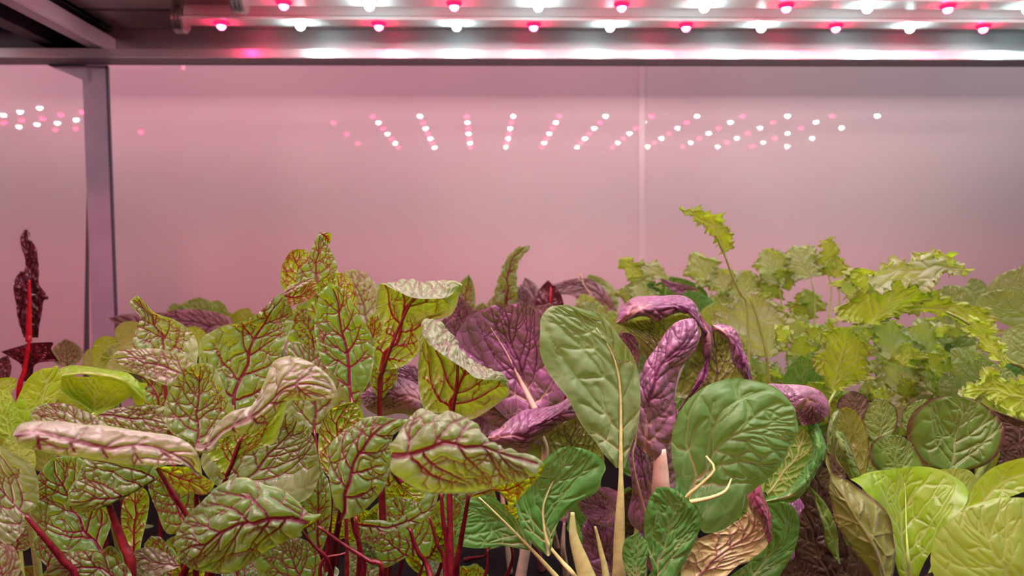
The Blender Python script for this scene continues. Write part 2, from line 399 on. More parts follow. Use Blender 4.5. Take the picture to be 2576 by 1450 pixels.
struct(box('floor', (-1.5, 1.8, -1.2, 1.03, -0.93, -0.9), M_FLOOR))
# ------------------------------------------------------------------ rack
HB = 0.2315
rack = empty('grow_rack', (0.35, 0.9, -0.9), 'grey steel grow rack with back beam, corner post and slatted deck over the leaves', 'rack')
def lbeam(name, mat):
    bm = bmesh.new()
    bm_box(bm, -0.565, 1.35, 0.868, 0.8705, 0.2215, HB)          # lip seen from the front
    bm_box(bm, -0.4600, 1.35, 0.900, 0.903, 0.2215, 0.318)       # web
    return bm_obj(name, bm, mat, rack)
lbeam('back_beam', M_LIP)
bm = bmesh.new(); bm_box(bm, -0.565, 1.35, 0.8705, 0.904, 0.2215, 0.2235); bm_obj('beam_flange', bm, principled('matt_steel', (0.26, 0.23, 0.26), 0.6, 0.1), rack)
def tilted(name, P, mat):
    P = [tuple(p) for p in P]; me = bpy.data.meshes.new(name); me.from_pydata([tuple(p) for p in P], [], [(0, 1, 2, 3), (7, 6, 5, 4), (0, 4, 5, 1), (1, 5, 6, 2), (2, 6, 7, 3), (3, 7, 4, 0)]); me.update()
    return place(link(name, me, mat), rack)
box('side_rail', (-0.500, -0.4800, 0.30, 0.899, 0.2365, 0.262), M_DARK, rack)
box('dark_gap_sheet', (-0.66, -0.4435, 0.898, 0.8995, 0.2235, 0.285), M_DARK, rack)  # dark sheet added to darken the gap beside the bar
box('dark_strip', (-0.4430, -0.4405, 0.905, 0.9085, -0.9, 0.2215), M_RUB, rack)
box('side_plate', (-0.70, -0.4300, 0.30, 0.903, 0.2585, 0.2600), M_DARK, rack)
bm = bmesh.new(); bm_box(bm, -0.4700, -0.4430, 0.905, 0.9075, -0.9, 0.2215); bm_box(bm, -0.4700, -0.4676, 0.9075, 0.935, -0.9, 0.2215)
bm_box(bm, -0.4470, -0.4430, 0.9075, 0.915, -0.9, 0.2215, 0)
post = bm_obj('post', bm, M_POST, rack)
bm = bmesh.new(); bmesh.ops.create_cone(bm, cap_ends=True, segments=6, radius1=0.0052, radius2=0.0052, depth=0.006, matrix=Matrix.Translation((-0.455, 0.902, 0.2150)) @ Matrix.Rotation(math.pi/2, 4, 'X'))
place(bm_obj('bolt', bm, M_CAP), post).parent = post
bpy.data.objects['bolt'].matrix_parent_inverse = Matrix.Translation(-Vector(rack.location))
P_ = [at(x, y, z)/0.9563 for z in (0.866, 0.870) for x, y in ((219, 430), (223, 430), (225, 960), (209, 960))]
tilted('edge_strip', P_, M_RUB)
P_ = [at(x, y, z)/0.9563 for z in (0.8632, 0.8650) for x, y in ((20, 121), (62, 140), (219, 206), (219, 121))]
tilted('gusset', P_, M_POST)
# bar running front to back
box('cross_bar', (-0.466+0.0215, -0.4265, 0.18, 0.899, HB+0.001, 0.251), M_BAR, rack, 0.0012)
for i in range(8):
    y1 = 0.898-i*0.0715; box('deck_slat', (-0.4300, 1.35, y1-0.066, y1, 0.262, 0.267), M_DECK, rack, 0.002)
box('deck_plate', (-0.60, 1.35, 0.325, 0.915, 0.277, 0.280), M_DARK, rack)
bm = bmesh.new(); bm_box(bm, -0.508, -0.5055, 0.70, 0.80, 0.236, 0.276); bm_box(bm, -0.53, -0.5055, 0.80, 0.803, 0.236, 0.276)
bm_obj('bracket', bm, M_POST, rack)
for o in rack.children_recursive:
    off = Vector(rack.location)
    for v in o.data.vertices: v.co = v.co*0.9563
# ------------------------------------------------------------------ LED tubes
X0, SP, D1, TP, HL = -0.26387, 0.0799, 0.22085, 0.06403, 0.23071
def dome_mesh(mat, name):
    bm = bmesh.new(); bmesh.ops.create_uvsphere(bm, u_segments=10, v_segments=6, radius=0.0046)
    bmesh.ops.delete(bm, geom=[v for v in bm.verts if v.co.z > 0.0006], context='VERTS')
    bmesh.ops.scale(bm, vec=(1, 1, 0.95), verts=bm.verts)
    me = bpy.data.meshes.new(name); bm.to_mesh(me); bm.free(); me.materials.append(mat)
    for p in me.polygons: p.use_smooth = True
    return me
DW, DR = dome_mesh(E_WHITE, 'white_diode'), dome_mesh(E_RED, 'red_diode')
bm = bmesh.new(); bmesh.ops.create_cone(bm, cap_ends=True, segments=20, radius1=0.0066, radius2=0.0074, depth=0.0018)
RINGS = []  # glowing discs that stand in for the bloom around each diode

for e_ in (emitter('white_bloom_rim', (0.75, 1.0, 1.0), 1.6), emitter('red_bloom_rim', (1.0, 0.01, 0.07), 2.2)):
    e_.cycles.emission_sampling = 'NONE'; RING = bpy.data.meshes.new('diode_halo'); bm.to_mesh(RING); RING.materials.append(e_); RINGS.append(RING)
ORD = ['nearest the back beam', 'second from the back beam', 'third from the back beam', 'fourth from the back beam', 'fifth from the back beam', 'sixth from the back beam', 'seventh from the back beam', 'eighth and nearest the viewer']
def light_tube(loc, n, first, pitch, length, ax, label, group, reds, cap=0.036):
    """a strip with diodes along axis ax; reds = set of red indices"""
    t = empty('grow_light_tube', loc, label, 'grow light', group)
    bm = bmesh.new()
    a, b = -cap, length
    def bx(x0, x1, y0, y1, z0, z1, bev=0):
        if ax == 'x': bm_box(bm, x0, x1, y0, y1, z0, z1, bev)
        else: bm_box(bm, y0, y1, x0, x1, z0, z1, bev)
    bx(a, b, -0.0125, 0.0125, 0.0035, 0.0060, 0.0006); bx(a, b, -0.0100, 0.0100, 0.006, 0.0150, 0.002); bx(a, b, -0.0035, 0.0035, 0.015, 0.0196)
    s = bm_obj('strip', bm, M_STRIP); s.parent = t
    bm = bmesh.new()
    bmesh.ops.create_cone(bm, cap_ends=True, segments=24, radius1=0.0125, radius2=0.0125, depth=0.012, matrix=(Matrix.Rotation(math.pi/2, 4, 'Y') if ax == 'x' else Matrix.Rotation(math.pi/2, 4, 'X')))
    for sx in (-0.004, 0.0, 0.004):
        bmesh.ops.create_cone(bm, cap_ends=True, segments=24, radius1=0.0138, radius2=0.0138, depth=0.0012, matrix=Matrix.Translation((sx if ax == 'x' else 0, sx if ax != 'x' else 0, 0)) @ (Matrix.Rotation(math.pi/2, 4, 'Y') if ax == 'x' else Matrix.Rotation(math.pi/2, 4, 'X')))
    c = bm_obj('end_cap', bm, M_CAP, None, False); c.parent = t; c.location = (a-0.005, 0, 0.006) if ax == 'x' else (0, a-0.005, 0.006)
    for k in range(n):
        q = first+k*pitch; L3 = (q, 0, 0.0) if ax == 'x' else (0, q, 0.0)
        d = bpy.data.objects.new('diode', DR if k in reds else DW); COL.objects.link(d); d.parent = t; d.location = L3
        if True:
            d['label'] = 'red diode' if k in reds else 'white diode'
            r = bpy.data.objects.new('diode_halo', RINGS[1 if k in reds else 0]); COL.objects.link(r); r.parent = d; r.location = (0, 0, 0.0022)
    return t
for a in range(1, 9):
    k0 = 0 if a % 2 else 1
    y = 1-(D1+TP*(a-1)); col0 = [(a+k0+k) % 2 == 1 for k in range(12)]
    light_tube((X0+SP*k0, y, HL), 12, 0.0, SP, SP*11+0.036, 'x', 'strip grow light with red and white diodes under the deck, '+ORD[a-1], 'LED strips under the deck', {k for k in range(12) if col0[k]})
nb = [(-0.648, [(0.756, 1), (0.690, 0), (0.549, 1)]), (-0.697, [(0.789, 0), (0.729, 1), (0.683, 0)]), (-0.747, [(0.756, 0), (0.694, 1), (0.650, 0), (0.591, 1)]),
      (-0.791, [(0.728, 0), (0.679, 1), (0.635, 0), (0.578, 1)]), (-0.838, [(0.700, 1), (0.652, 1), (0.610, 0)])]
for i, (x, ds) in enumerate(nb):
    t = empty('grow_light_tube', (x, 0.80, HL), 'strip grow light running front to back left of the rack, '+['nearest the rack', 'second from the rack', 'third from the rack', 'fourth from the rack', 'farthest left'][i], 'grow light', 'LED strips of the neighbouring bay')
    bm = bmesh.new(); bm_box(bm, -0.010, 0.010, -0.35, 0.03, 0.0035, 0.006); bm_box(bm, -0.007, 0.007, -0.35, 0.03, 0.006, 0.045)
    s = bm_obj('strip', bm, M_STRIP); s.parent = t
    for y, r in ds:
        d = bpy.data.objects.new('diode', DR if r else DW); COL.objects.link(d); d.parent = t; d.location = (0, y-0.80, 0); d['label'] = 'red diode' if r else 'white diode'
box('added_light_blocker', (-1.45, 1.7, 0.32, 1.04, 0.66, 0.665), M_DARK, rack)  # unseen plate added to keep the key lamps off the wall
box('shelf_plate', (-1.2, -0.60, 0.40, 0.90, HL+0.045, HL+0.050), M_DARK, rack)
# ------------------------------------------------------------------ tray the plants stand in
tr = empty('growing_tray', (0.1, 0.55, -0.9), 'dark growing tray under the leaves', 'tray')
box('tray_bottom', (-0.62, 1.2, 0.12, 0.96, -0.262, -0.236), M_TRAY, tr)
bm = bmesh.new()
for x in (-0.58, 0.3, 1.16):
    for y in (0.16, 0.92): bm_box(bm, x-0.02, x+0.02, y-0.02, y+0.02, -0.9, -0.262)
bm_obj('tray_stand', bm, M_TRAY, tr)
# ------------------------------------------------------------------ room light and added, unseen lamps
W = bpy.data.worlds.new('room'); SC.world = W; W.use_nodes = True
wt = W.node_tree; bg = wt.nodes['Background']
g_ = wt.nodes.new('ShaderNodeTexCoord'); sx_ = wt.nodes.new('ShaderNodeSeparateXYZ'); wt.links.new(g_.outputs['Generated'], sx_.inputs[0])
cx_ = mixc(wt, remap(wt, sx_.outputs[0], -0.8, 0.8), (1.0, 0.72, 0.78), (0.86, 0.86, 0.90))
cz_ = mixc(wt, remap(wt, sx_.outputs[2], -0.25, 0.15), (0.06, 0.05, 0.055), cx_)
wt.links.new(cz_, bg.inputs[0]); bg.inputs[1].default_value = AMB
def area(name, loc, rot, sx, sy, col, e):
    d = bpy.data.lights.new(name, 'AREA'); d.shape = 'RECTANGLE'; d.size = sx; d.size_y = sy; d.color = col; d.energy = e
    o = bpy.data.objects.new(name, d); COL.objects.link(o); o.location = loc; o.rotation_euler = rot; return o
d = Vector((-0.15, 1.0, -0.08))-Vector((-0.45, -0.90, 0.63))
L_ = area('added_pink_lamp', (-0.45, -0.90, 0.63), d.to_track_quat('-Z', 'Y').to_euler(), 1.3, 0.12, (1.0, 0.20, 0.34), PINK)  # added lamp behind the camera, unseen, to turn the wall pink
L2_ = area('added_key_lamp', (-0.45, -0.12, 1.15), (0.18, 0, 0), 0.9, 0.35, (1.0, 0.58, 0.70), KEYL)  # added pair of unseen key lamps for the front leaves
L3_ = area('added_key_lamp', (0.55, -0.12, 1.15), (0.18, 0, 0), 0.9, 0.35, (1.0, 0.80, 0.86), KEYR)
area('added_wall_lamp', (-0.30, 0.66, 0.63), (0, 0, 0), 1.2, 0.30, (1.0, 0.50, 0.62), UPL)  # added pair of unseen lamps to brighten the top of the wall
area('added_wall_lamp', (0.95, 0.66, 0.63), (0, 0, 0), 1.1, 0.30, (0.90, 0.95, 1.0), UPR)
# ================================================================== leaves
G1 = (0.085, 0.24, 0.03)
RV = (0.17, 0.014, 0.045)
m_chard = leaf_mat('veined_chard_leaf', (0.065, 0.25, 0.045), RV, (0.22, 0.42, 0.03), (0.20, 0.006, 0.010), (0.60, 0.96, 0.01), (0.30, 0.004, 0.004),
                   rough=0.38, spec=0.8, tl=0.45, cell=175, fine=0.28, bump=0.75, margin=(0.28, 0.46, 0.16), mw=0.05, spot=0.3, pale=(0.44, 0.47, 0.36), sheen=0.5)  # pale: leaf tone with the pink sheen of top-lit leaves painted in
m_bok = leaf_mat('pak_choi_leaf', (0.055, 0.25, 0.035), (0.13, 0.34, 0.07), (0.14, 0.30, 0.04), (0.42, 0.50, 0.16), (0.30, 0.62, 0.03), (0.5, 0.6, 0.15),
                 rough=0.50, spec=0.55, coat=0.0, tl=0.30, cell=110, fine=0.2, bump=0.45, mott=0.25, sheen=0.35, vfade=(0.1, 0.5, (0.42, 0.50, 0.22)))
m_purple = leaf_mat('purple_pak_choi_leaf', (0.27, 0.085, 0.23), (0.09, 0.012, 0.06), (0.16, 0.22, 0.03), (0.06, 0.03, 0.03), (0.28, 0.34, 0.02), (0.08, 0.03, 0.02),
                    rough=0.38, spec=0.7, tl=0.22, cell=170, fine=0.6, bump=0.5, mott=0.6, mottc=(0.075, 0.05, 0.045), vfade=(0.12, 0.4, (0.50, 0.34, 0.26)))
m_yellow = leaf_mat('faded_leaf', (0.30, 0.05, 0.12), (0.10, 0.02, 0.05), (0.50, 0.56, 0.20), (0.26, 0.13, 0.10), (0.6, 0.64, 0.16), (0.3, 0.14, 0.1),
                    rough=0.4, spec=0.6, tl=0.25, cell=170, fine=0.95, bump=0.7)
m_lett = leaf_mat('lettuce_leaf', (0.21, 0.45, 0.02), (0.34, 0.50, 0.12), (0.20, 0.48, 0.03), (0.34, 0.58, 0.10), (0.66, 0.92, 0.01), (0.7, 0.85, 0.15),
                  rough=0.38, spec=0.6, tl=0.42, cell=90, fine=0.15, bump=0.5, mott=0.25)
m_olive = leaf_mat('brown_edged_lettuce_leaf', (0.085, 0.23, 0.03), (0.18, 0.30, 0.07), (0.16, 0.22, 0.04), (0.22, 0.26, 0.07), (0.40, 0.50, 0.03), (0.4, 0.5, 0.1),
                   rough=0.45, spec=0.6, coat=0.05, tl=0.30, cell=90, fine=0.3, bump=0.7, margin=(0.085, 0.030, 0.025), mw=0.10, mott=0.5)
m_brown = leaf_mat('brown_lettuce_leaf', (0.06, 0.035, 0.022), (0.09, 0.07, 0.03), (0.08, 0.05, 0.02), (0.12, 0.09, 0.04), (0.16, 0.12, 0.02), (0.16, 0.12, 0.03),
                   rough=0.4, spec=0.6, tl=0.2, cell=100, fine=0.3, bump=0.6, margin=(0.04, 0.012, 0.015))
m_kale = leaf_mat('curly_kale_leaf', (0.32, 0.66, 0.18), (0.42, 0.52, 0.22), (0.36, 0.60, 0.05), (0.50, 0.68, 0.15), (0.64, 0.98, 0.03), (0.6, 0.75, 0.12),
                  rough=0.42, spec=0.6, tl=0.45, cell=110, fine=0.12, bump=0.5, margin=(0.40, 0.52, 0.15), mw=0.10, mott=0.25, pale=(0.62, 0.74, 0.56))
m_savoy = leaf_mat('round_green_leaf', (0.20, 0.48, 0.09), (0.20, 0.36, 0.10), (0.24, 0.40, 0.06), (0.35, 0.5, 0.12), (0.50, 0.75, 0.05), (0.5, 0.7, 0.1),
                   rough=0.36, spec=0.7, tl=0.35, cell=120, fine=0.3, bump=1.0, mott=0.2)
m_maroon = leaf_mat('maroon_chard_leaf', (0.13, 0.035, 0.06), (0.10, 0.004, 0.008), (0.06, 0.010, 0.014), (0.25, 0.004, 0.006), (0.10, 0.008, 0.01), (0.2, 0.0, 0.0),
                    rough=0.25, spec=0.9, tl=0.15, cell=120, fine=0.3, bump=1.0, mott=0.4)
KIND.update(chard=(m_chard, 'chard', 0.0020, 1.0), bok=(m_bok, 'bok', 0.0018, 0.8), purple=(m_purple, 'bok', 0.0016, 1.0), yellow=(m_yellow, 'kale', 0.001, 1.0),
            lettuce=(m_lett, 'lettuce', 0.0007, 0.6), olive=(m_olive, 'lettuce', 0.0012, 1.0), brown=(m_brown, 'lettuce', 0.001, 1.0),
            kale=(m_kale, 'kale', 0.0012, 1.3), savoy=(m_savoy, 'lettuce', 0.0015, 0.8), maroon=(m_maroon, 'chard', 0.0016, 1.5))
s_red = principled('dark_red_stalk', (0.13, 0.008, 0.014), 0.35, 0, 0.6, (400, 0.35))
s_pale = principled('pale_green_stalk', (0.50, 0.58, 0.20), 0.35, 0, 0.6, (300, 0.12))
s_green = principled('green_stalk', (0.34, 0.52, 0.12), 0.38, 0, 0.6, (300, 0.12))
s_bright = principled('bright_red_stalk', (0.55, 0.008, 0.02), 0.3, 0, 0.6, (300, 0.2))
s_cream = principled('cream_stalk', (0.62, 0.50, 0.36), 0.4, 0, 0.5, (200, 0.12))
s_purp = principled('purple_stalk', (0.30, 0.12, 0.16), 0.4, 0, 0.5, (200, 0.2))
STALK.update(chard=s_red, bok=s_pale, purple=s_cream, yellow=s_cream, lettuce=s_green, olive=s_green, brown=s_purp, kale=s_green, savoy=s_green, maroon=s_bright)
GC, GPK, GL, GK = 'red-veined chard plants', 'pak choi plants', 'lettuce plants', 'curly kale plants'
# ------------------------------------------------------------------ plants
plant('c1', 'chard_plant', 250, 0.36, 'red-veined chard at the front left with a long flat pink-lit leaf', 'chard', GC)
plant('c2', 'chard_plant', 470, 0.40, 'red-veined chard between the pale lettuce and the tall folded chard, upright crinkled leaf', 'chard', GC)
plant('c3', 'chard_plant', 860, 0.37, 'red-veined chard with the big oval hanging leaf at the bottom left of centre', 'chard', GC)
plant('c4', 'chard_plant', 800, 0.45, 'tallest red-veined chard with twisted pointed tip against the pink wall', 'chard', GC)
plant('c5', 'chard_plant', 960, 0.42, 'red-veined chard whose leaf has a flat folded pink top', 'chard', GC)
plant('c6', 'chard_plant', 1130, 0.36, 'red-veined chard at front centre with a blurred broad leaf and glowing folded leaf', 'chard', GC)
plant('c7', 'chard_plant', 20, 0.33, 'red-veined chard cut by the left edge of the photo, thick dark stalk', 'chard', GC)
plant('l0', 'lettuce_plant', 90, 0.46, 'bright green lettuce on the far left beside the chard', 'lettuce', GL)
plant('l00', 'lettuce_plant', 300, 0.52, 'pale green round-leaved lettuce behind the left chard', 'lettuce', GL)
plant('r1', 'chard_plant', 60, 0.62, 'dark maroon chard with bright red stalk left of the post', 'chard')
plant('r2', 'chard_plant', 170, 0.74, 'faint grey-pink chard leaf behind, left of the post', 'chard')
plant('bk1', 'pak_choi_plant', 480, 0.78, 'pink-lit purple leaf in the back row right of the post', 'pak choi')
plant('bk2', 'lettuce_plant', 500, 0.86, 'small green leaves showing over the back row purple leaf', 'lettuce')
plant('bk3', 'lettuce_plant', 640, 0.86, 'small pale green plant at the back left of the tall chard', 'lettuce')
plant('bk4', 'chard_plant', 1290, 0.70, 'blurred tall brownish chard with curved tip at the back centre', 'chard')
plant('bk5', 'pak_choi_plant', 1450, 0.76, 'blurred purple arching leaf at the back right of centre', 'pak choi')
plant('bk6', 'chard_plant', 1165, 0.62, 'small blurred chard leaf behind the flat folded chard', 'chard')
plant('bk7', 'pak_choi_plant', 1680, 0.72, 'dark purple-edged plant behind the curly kale', 'pak choi')
plant('p1', 'pak_choi_plant', 1290, 0.47, 'purple pak choi with a broad veined leaf at the centre', 'pak choi', 'purple pak choi plants')
plant('p2', 'pak_choi_plant', 1690, 0.45, 'purple pak choi with curled hood leaf and rolled rims', 'pak choi', 'purple pak choi plants')
plant('b1', 'pak_choi_plant', 1520, 0.41, 'green pak choi with tall pale stalk and broad upright leaf', 'pak choi', GPK)
plant('b2', 'pak_choi_plant', 1800, 0.38, 'green pak choi with large round leaf right of centre', 'pak choi', GPK)
plant('b3', 'pak_choi_plant', 1650, 0.35, 'low dark green pak choi at the bottom right of the tall stalk', 'pak choi', GPK)
plant('l1', 'lettuce_plant', 2280, 0.35, 'lettuce with bright cupped leaf at the bottom right', 'lettuce', GL)
plant('l2', 'lettuce_plant', 2380, 0.45, 'dark glossy green lettuce with brown margins behind the bright cup', 'lettuce', GL)
plant('l3', 'lettuce_plant', 2050, 0.42, 'dark brown-leaved lettuce between the pak choi and the bright cup', 'lettuce', GL)
plant('k1', 'kale_plant', 1900, 0.50, 'curly kale with one tall stalk rising against the wall', 'kale', GK)
plant('k2', 'kale_plant', 2020, 0.66, 'curly kale bush at the back of the kale patch', 'kale', GK)
plant('k3', 'kale_plant', 2330, 0.47, 'curly kale with long arching yellow-green leaf at right', 'kale', GK)
plant('k4', 'kale_plant', 2150, 0.56, 'curly kale with pale grey-green fan leaves in the middle of the patch', 'kale', GK)
plant('s1', 'mustard_plant', 2540, 0.52, 'round puckered green leaves at the right edge', 'mustard greens')
plant('s2', 'mustard_plant', 2420, 0.58, 'small round green leaves below the arching kale leaf', 'mustard greens')
# ------------------------------------------------------------------ chard, front left
leaf('c7', 'chard', 0.33, '63,1290 85,1275 95,1250 93,1195 77,1165 40,1143 0,1118 -60,1095', '63,1295 30,1262 0,1232 -60,1170', '63,1297 64,1330 43,1360 20,1369 0,1362 -60,1300',
     cup=0.4, st=('63,1295,.1 105,1345,.3 160,1412,.8 190,1470,1', 11, 14), pale=.35)
leaf('c7', 'chard', 0.30, '20,1480 50,1440 45,1400 20,1372 -40,1370', '0,1480 0,1420 -40,1380', '-20,1480 -60,1430 -50,1380', pale=.5)
leaf('c1', 'chard', 0.39, '257,1388 200,1390 120,1375 85,1320 78,1270 90,1210 110,1175 135,1150', '257,1388 215,1320 175,1262 145,1192 135,1148', '257,1388 272,1340 272,1270 262,1210 235,1175 190,1150 135,1146',
     cup=0.4, st=('257,1388 265,1450', 7))
leaf('c1', 'chard', 0.345, '270,1258 240,1278,.3 213,1293,.5 185,1280,.4 170,1268', '400,1200 330,1240 255,1256 200,1262 168,1266', '405,1170 330,1195 255,1195 200,1220 172,1255', '405,1120 300,1125 225,1140 195,1195 170,1240', mid=1, ref=(.5, .8),
     st=('265,1245,.4 285,1300,.5 310,1370,.6 330,1440,.6', 13, 17), pale=.15)
leaf('c1', 'chard', 0.30, '32,1093 50,1070 90,1058 160,1060 213,1070 267,1073 367,1087 434,1097 477,1117 502,1150 508,1200,.6', '34,1096,-.7 100,1095,-.7 200,1112,-.5 300,1128,-.4 400,1140,-.2 470,1160 507,1203,.5',
     '32,1098 50,1123,-.3 100,1133,-.4 147,1143,-.4 220,1155,-.3 300,1168,-.2 400,1171,-.2 467,1172,-.1 507,1207,.4', pale=.95, ref=(.4, .5), puck=.6, wave=.4,
     patches=[(('385,1172,.7 430,1172,.5 480,1180,.3 510,1200,.2 540,1219,0', '388,1174,.8 430,1195,.7 470,1212,.5 505,1230,.4 538,1222,.2', '390,1177,.9 412,1197,.9 430,1225,.8 455,1246,.7 480,1243,.6 515,1246,.5 536,1226,.3'), dict(under=True, Z=.30))],
     st=('395,1178,.9 440,1250,1 475,1305,1.3 500,1360,1.6', 10, 13))
leaf('c1', 'chard', 0.37, '235,1110 160,1110 95,1105 75,1060 80,1033 110,1016', '240,1100 190,1075 150,1045 110,1018', '290,1090 267,1068 240,1048 200,1030 160,1015 110,1015', pale=.5)
leaf('c1', 'chard', 0.375, '480,1330 420,1345 395,1290 375,1230 380,1190 400,1170', '480,1335 450,1280 420,1230 402,1172', '483,1330 505,1290 500,1240 470,1200 405,1170', pale=.0)
leaf('c1', 'chard', 0.385, '328,1430 312,1370 308,1300 312,1240 330,1205', '335,1430 335,1370 336,1300 336,1240 332,1205', '342,1430 358,1370 368,1300 372,1240 336,1205', under=True, st=('335,1420 340,1460', 5))
leaf('c1', 'chard', 0.36, '455,1425 420,1440 380,1450 340,1440 328,1405', '455,1425 410,1420 370,1410 330,1400', '455,1424 437,1408 410,1390 380,1378 345,1383 329,1402', pale=.6)
leaf('c1', 'chard', 0.34, '330,1500 200,1490 120,1470 105,1450', '325,1480 250,1430 180,1430 108,1447', '335,1460 310,1415 260,1390 200,1388 150,1405 110,1442', pale=.1)
leaf('c1', 'chard', 0.40, '430,1440 370,1400 362,1370', '432,1440 400,1370 380,1350', '436,1440 430,1390 405,1355 385,1350')
# chard, second row left
leaf('c2', 'chard', 0.36, '492,1117 450,1100 428,1085 415,1060 414,1020 428,980 452,938 475,920 500,914', '497,1117 498,1060 502,1000 503,950 503,914', '499,1118 535,1100 570,1070 592,1030 577,1000 567,970 545,932 525,918 504,914',
     cup=0.5, pale=.25, puck=1.4, st=('497,1110 495,1180', 7))
leaf('c2', 'chard', 0.40, '412,940 370,925 337,905 336,850 352,810 353,793 336,775 327,760 342,744', '413,940 410,860 388,805 362,775 345,744', '430,940 490,935 500,900 492,860 467,828 430,803 390,787 364,757 347,743', cup=.5, pale=.35, puck=1.2,
     st=('413,940 420,1020', 7))
leaf('c2', 'chard', 0.38, '475,985 434,975 400,962 350,945 306,926 283,905', '475,950 430,930 370,912 320,900 283,902', '492,915 467,893 430,884 390,878 337,877 297,884 282,900', pale=.7, ref=(.5, .5), puck=.8)
leaf('c2', 'chard', 0.405, '395,1080 372,1050 366,1010 368,970 345,942 302,933', '405,1080 400,1030 390,985 350,945 303,933', '440,1080 450,1030 440,990 400,945 304,932', pale=.0)
leaf('c2', 'chard', 0.375, '250,1048,0 280,1075 340,1090 400,1090 430,1080', '247,1046 290,1045 345,1055 395,1060 430,1065', '246,1044 280,1030 330,1022 380,1018 415,1025 430,1050', pale=.45, puck=1.4)
leaf('c2', 'chard', 0.41, '590,1030 540,1000 505,950 500,895 505,855 535,833 575,813 610,805 640,793 670,770 690,750 712,736', '588,1030 610,940 640,860 680,795 704,755 714,738', '595,1030 650,1010 692,940 712,890 728,835 735,800 732,770 722,745 716,738',
     cup=.5, pale=.15, puck=1.5, patches=[(('714,745 722,769 760,762 788,748 799,725', '715,742,.1 740,748 770,735 799,718', '714,737 740,719 780,701 798,712'), dict(under=True, Z=.408)),
      (('713,737,-.1 725,722,-.1 745,712,-.1 765,702 785,699', '714,740,-.2 728,730,-.2 750,719,-.1 770,709 787,700', '716,742,-.2 735,735,-.2 755,725,-.1 775,713 788,702'), dict(Z=.405, pale=.8))],
     st=('588,1020 580,1070 570,1150', 9))
leaf('c2', 'chard', 0.385, '612,1235 560,1232 520,1195 508,1145 560,1085 650,1045 724,1032', '613,1236 640,1195 690,1130 735,1080 755,1055', '615,1237 700,1275 771,1257 798,1210 804,1165 798,1115 780,1078 757,1052', cup=.6, pale=.4, puck=.9)
leaf('c2', 'chard', 0.35, '563,1207 551,1180 530,1158 513,1135 540,1115 580,1095', '567,1207 590,1140 612,1095 640,1060', '572,1203 592,1165 618,1143 660,1125 693,1113 708,1075 719,1035 719,1010', under=True, pale=0,
     patches=[(('490,1124 502,1138,-.2 540,1137,-.2 556,1103,-.2 600,1090 640,1080 690,1050 720,1015 760,1008 846,1003', '490,1122 520,1120 560,1085 620,1058 680,1010 720,975 780,965 848,990', '490,1118 515,1110 535,1080 585,1040 635,1020 650,985 668,950 684,914 711,899 751,900 801,924 835,954 849,985'),
       dict(Z=.338, pale=.85, cup=-.5, puck=.7))], st=('608,1100,-.15 585,1165,0 565,1215,.2 560,1280,.6', 8, 13))
# ------------------------------------------------------------------ oval leaf bottom left of centre
leaf('c3', 'chard', 0.31, '764,1328 751,1337 718,1364 674,1394 618,1420 568,1440 517,1445 477,1434 457,1414 448,1392', '775,1318,-.3 720,1308,-.6 647,1300,-.9 567,1335,-.8 490,1372,-.6 449,1388',
     '808,1294 778,1288 748,1260 708,1234 668,1227 641,1214 611,1203 574,1207 534,1230 500,1270 475,1300 450,1345 447,1385', pale=.2, ref=(.5, .5), puck=1.5,
     patches=[(('745,1340,.3 757,1325,.3 790,1308,.2 809,1294', '750,1345,.4 765,1333,.4 792,1316,.3 809,1296'), dict(under=True, Z=.31, ref=(.5, .5)))],
     st=('758,1335,.4 790,1375,.6 830,1430,1', 7, 9))
leaf('c3', 'chard', 0.33, '850,1317 858,1285 840,1240 829,1190 823,1145 833,1115 860,1088 890,1068 920,1052 950,1050 985,1058 1032,1056', '850,1318 870,1270 885,1190 905,1135 960,1085 1031,1058',
     '853,1318 868,1302 907,1290 940,1265 967,1225 978,1185 982,1150 985,1110 1000,1085 1033,1060', pale=.15, puck=1.4, ref=(.5, .5), cup=-.4,
     st=('880,1270,1 890,1330,1.2 905,1400,1.5', 8))
leaf('c3', 'chard', 0.37, '850,1225 815,1180 802,1145 800,1093 810,1060 830,1033 850,1022 880,1012', '855,1225 847,1130 848,1060 862,1030 884,1012', '880,1225 900,1150 915,1075 918,1050 907,1025 888,1013', under=True, st=('855,1220 870,1280', 6))
leaf('c3', 'chard', 0.35, '898,1320 915,1337 947,1348 1000,1336 1040,1320 1070,1310 1092,1280 1105,1243', '898,1319 930,1325 975,1332 1020,1312 1060,1292 1085,1262 1095,1243', '898,1317 920,1306 960,1310 990,1318 1025,1292 1048,1278 1065,1250 1070,1240', pale=.2)
leaf('c3', 'chard', 0.36, '1000,1120 995,1190 1015,1225 1040,1253 1065,1252', '990,1120 985,1190 1005,1220 1035,1245 1066,1246', '980,1120 978,1185 1000,1205 1030,1225 1068,1235', pale=.2, puck=.5)
leaf('c3', 'chard', 0.365, '770,1480 690,1480 650,1440 640,1400 670,1370 720,1352', '775,1480 750,1440 730,1390 722,1352', '800,1480 815,1440 800,1390 770,1360 724,1350', st=('775,1450 790,1500', 5))
leaf('c3', 'chard', 0.40, '800,1400 770,1330 768,1260 780,1210 800,1185', '803,1400 800,1300 803,1188', '806,1400 828,1330 835,1260 825,1210 806,1186', pale=.1)
leaf('c3', 'chard', 0.40, '1030,1400 970,1430 925,1420 905,1370 920,1325', '1028,1400 985,1370 950,1340 922,1325', '1030,1398 1030,1360 1000,1330 960,1320 924,1323')
leaf('c3', 'chard', 0.40, '900,1470 870,1440 880,1380 905,1350', '930,1470 920,1420 907,1350', '960,1470 960,1420 940,1380 909,1350', pale=.3)
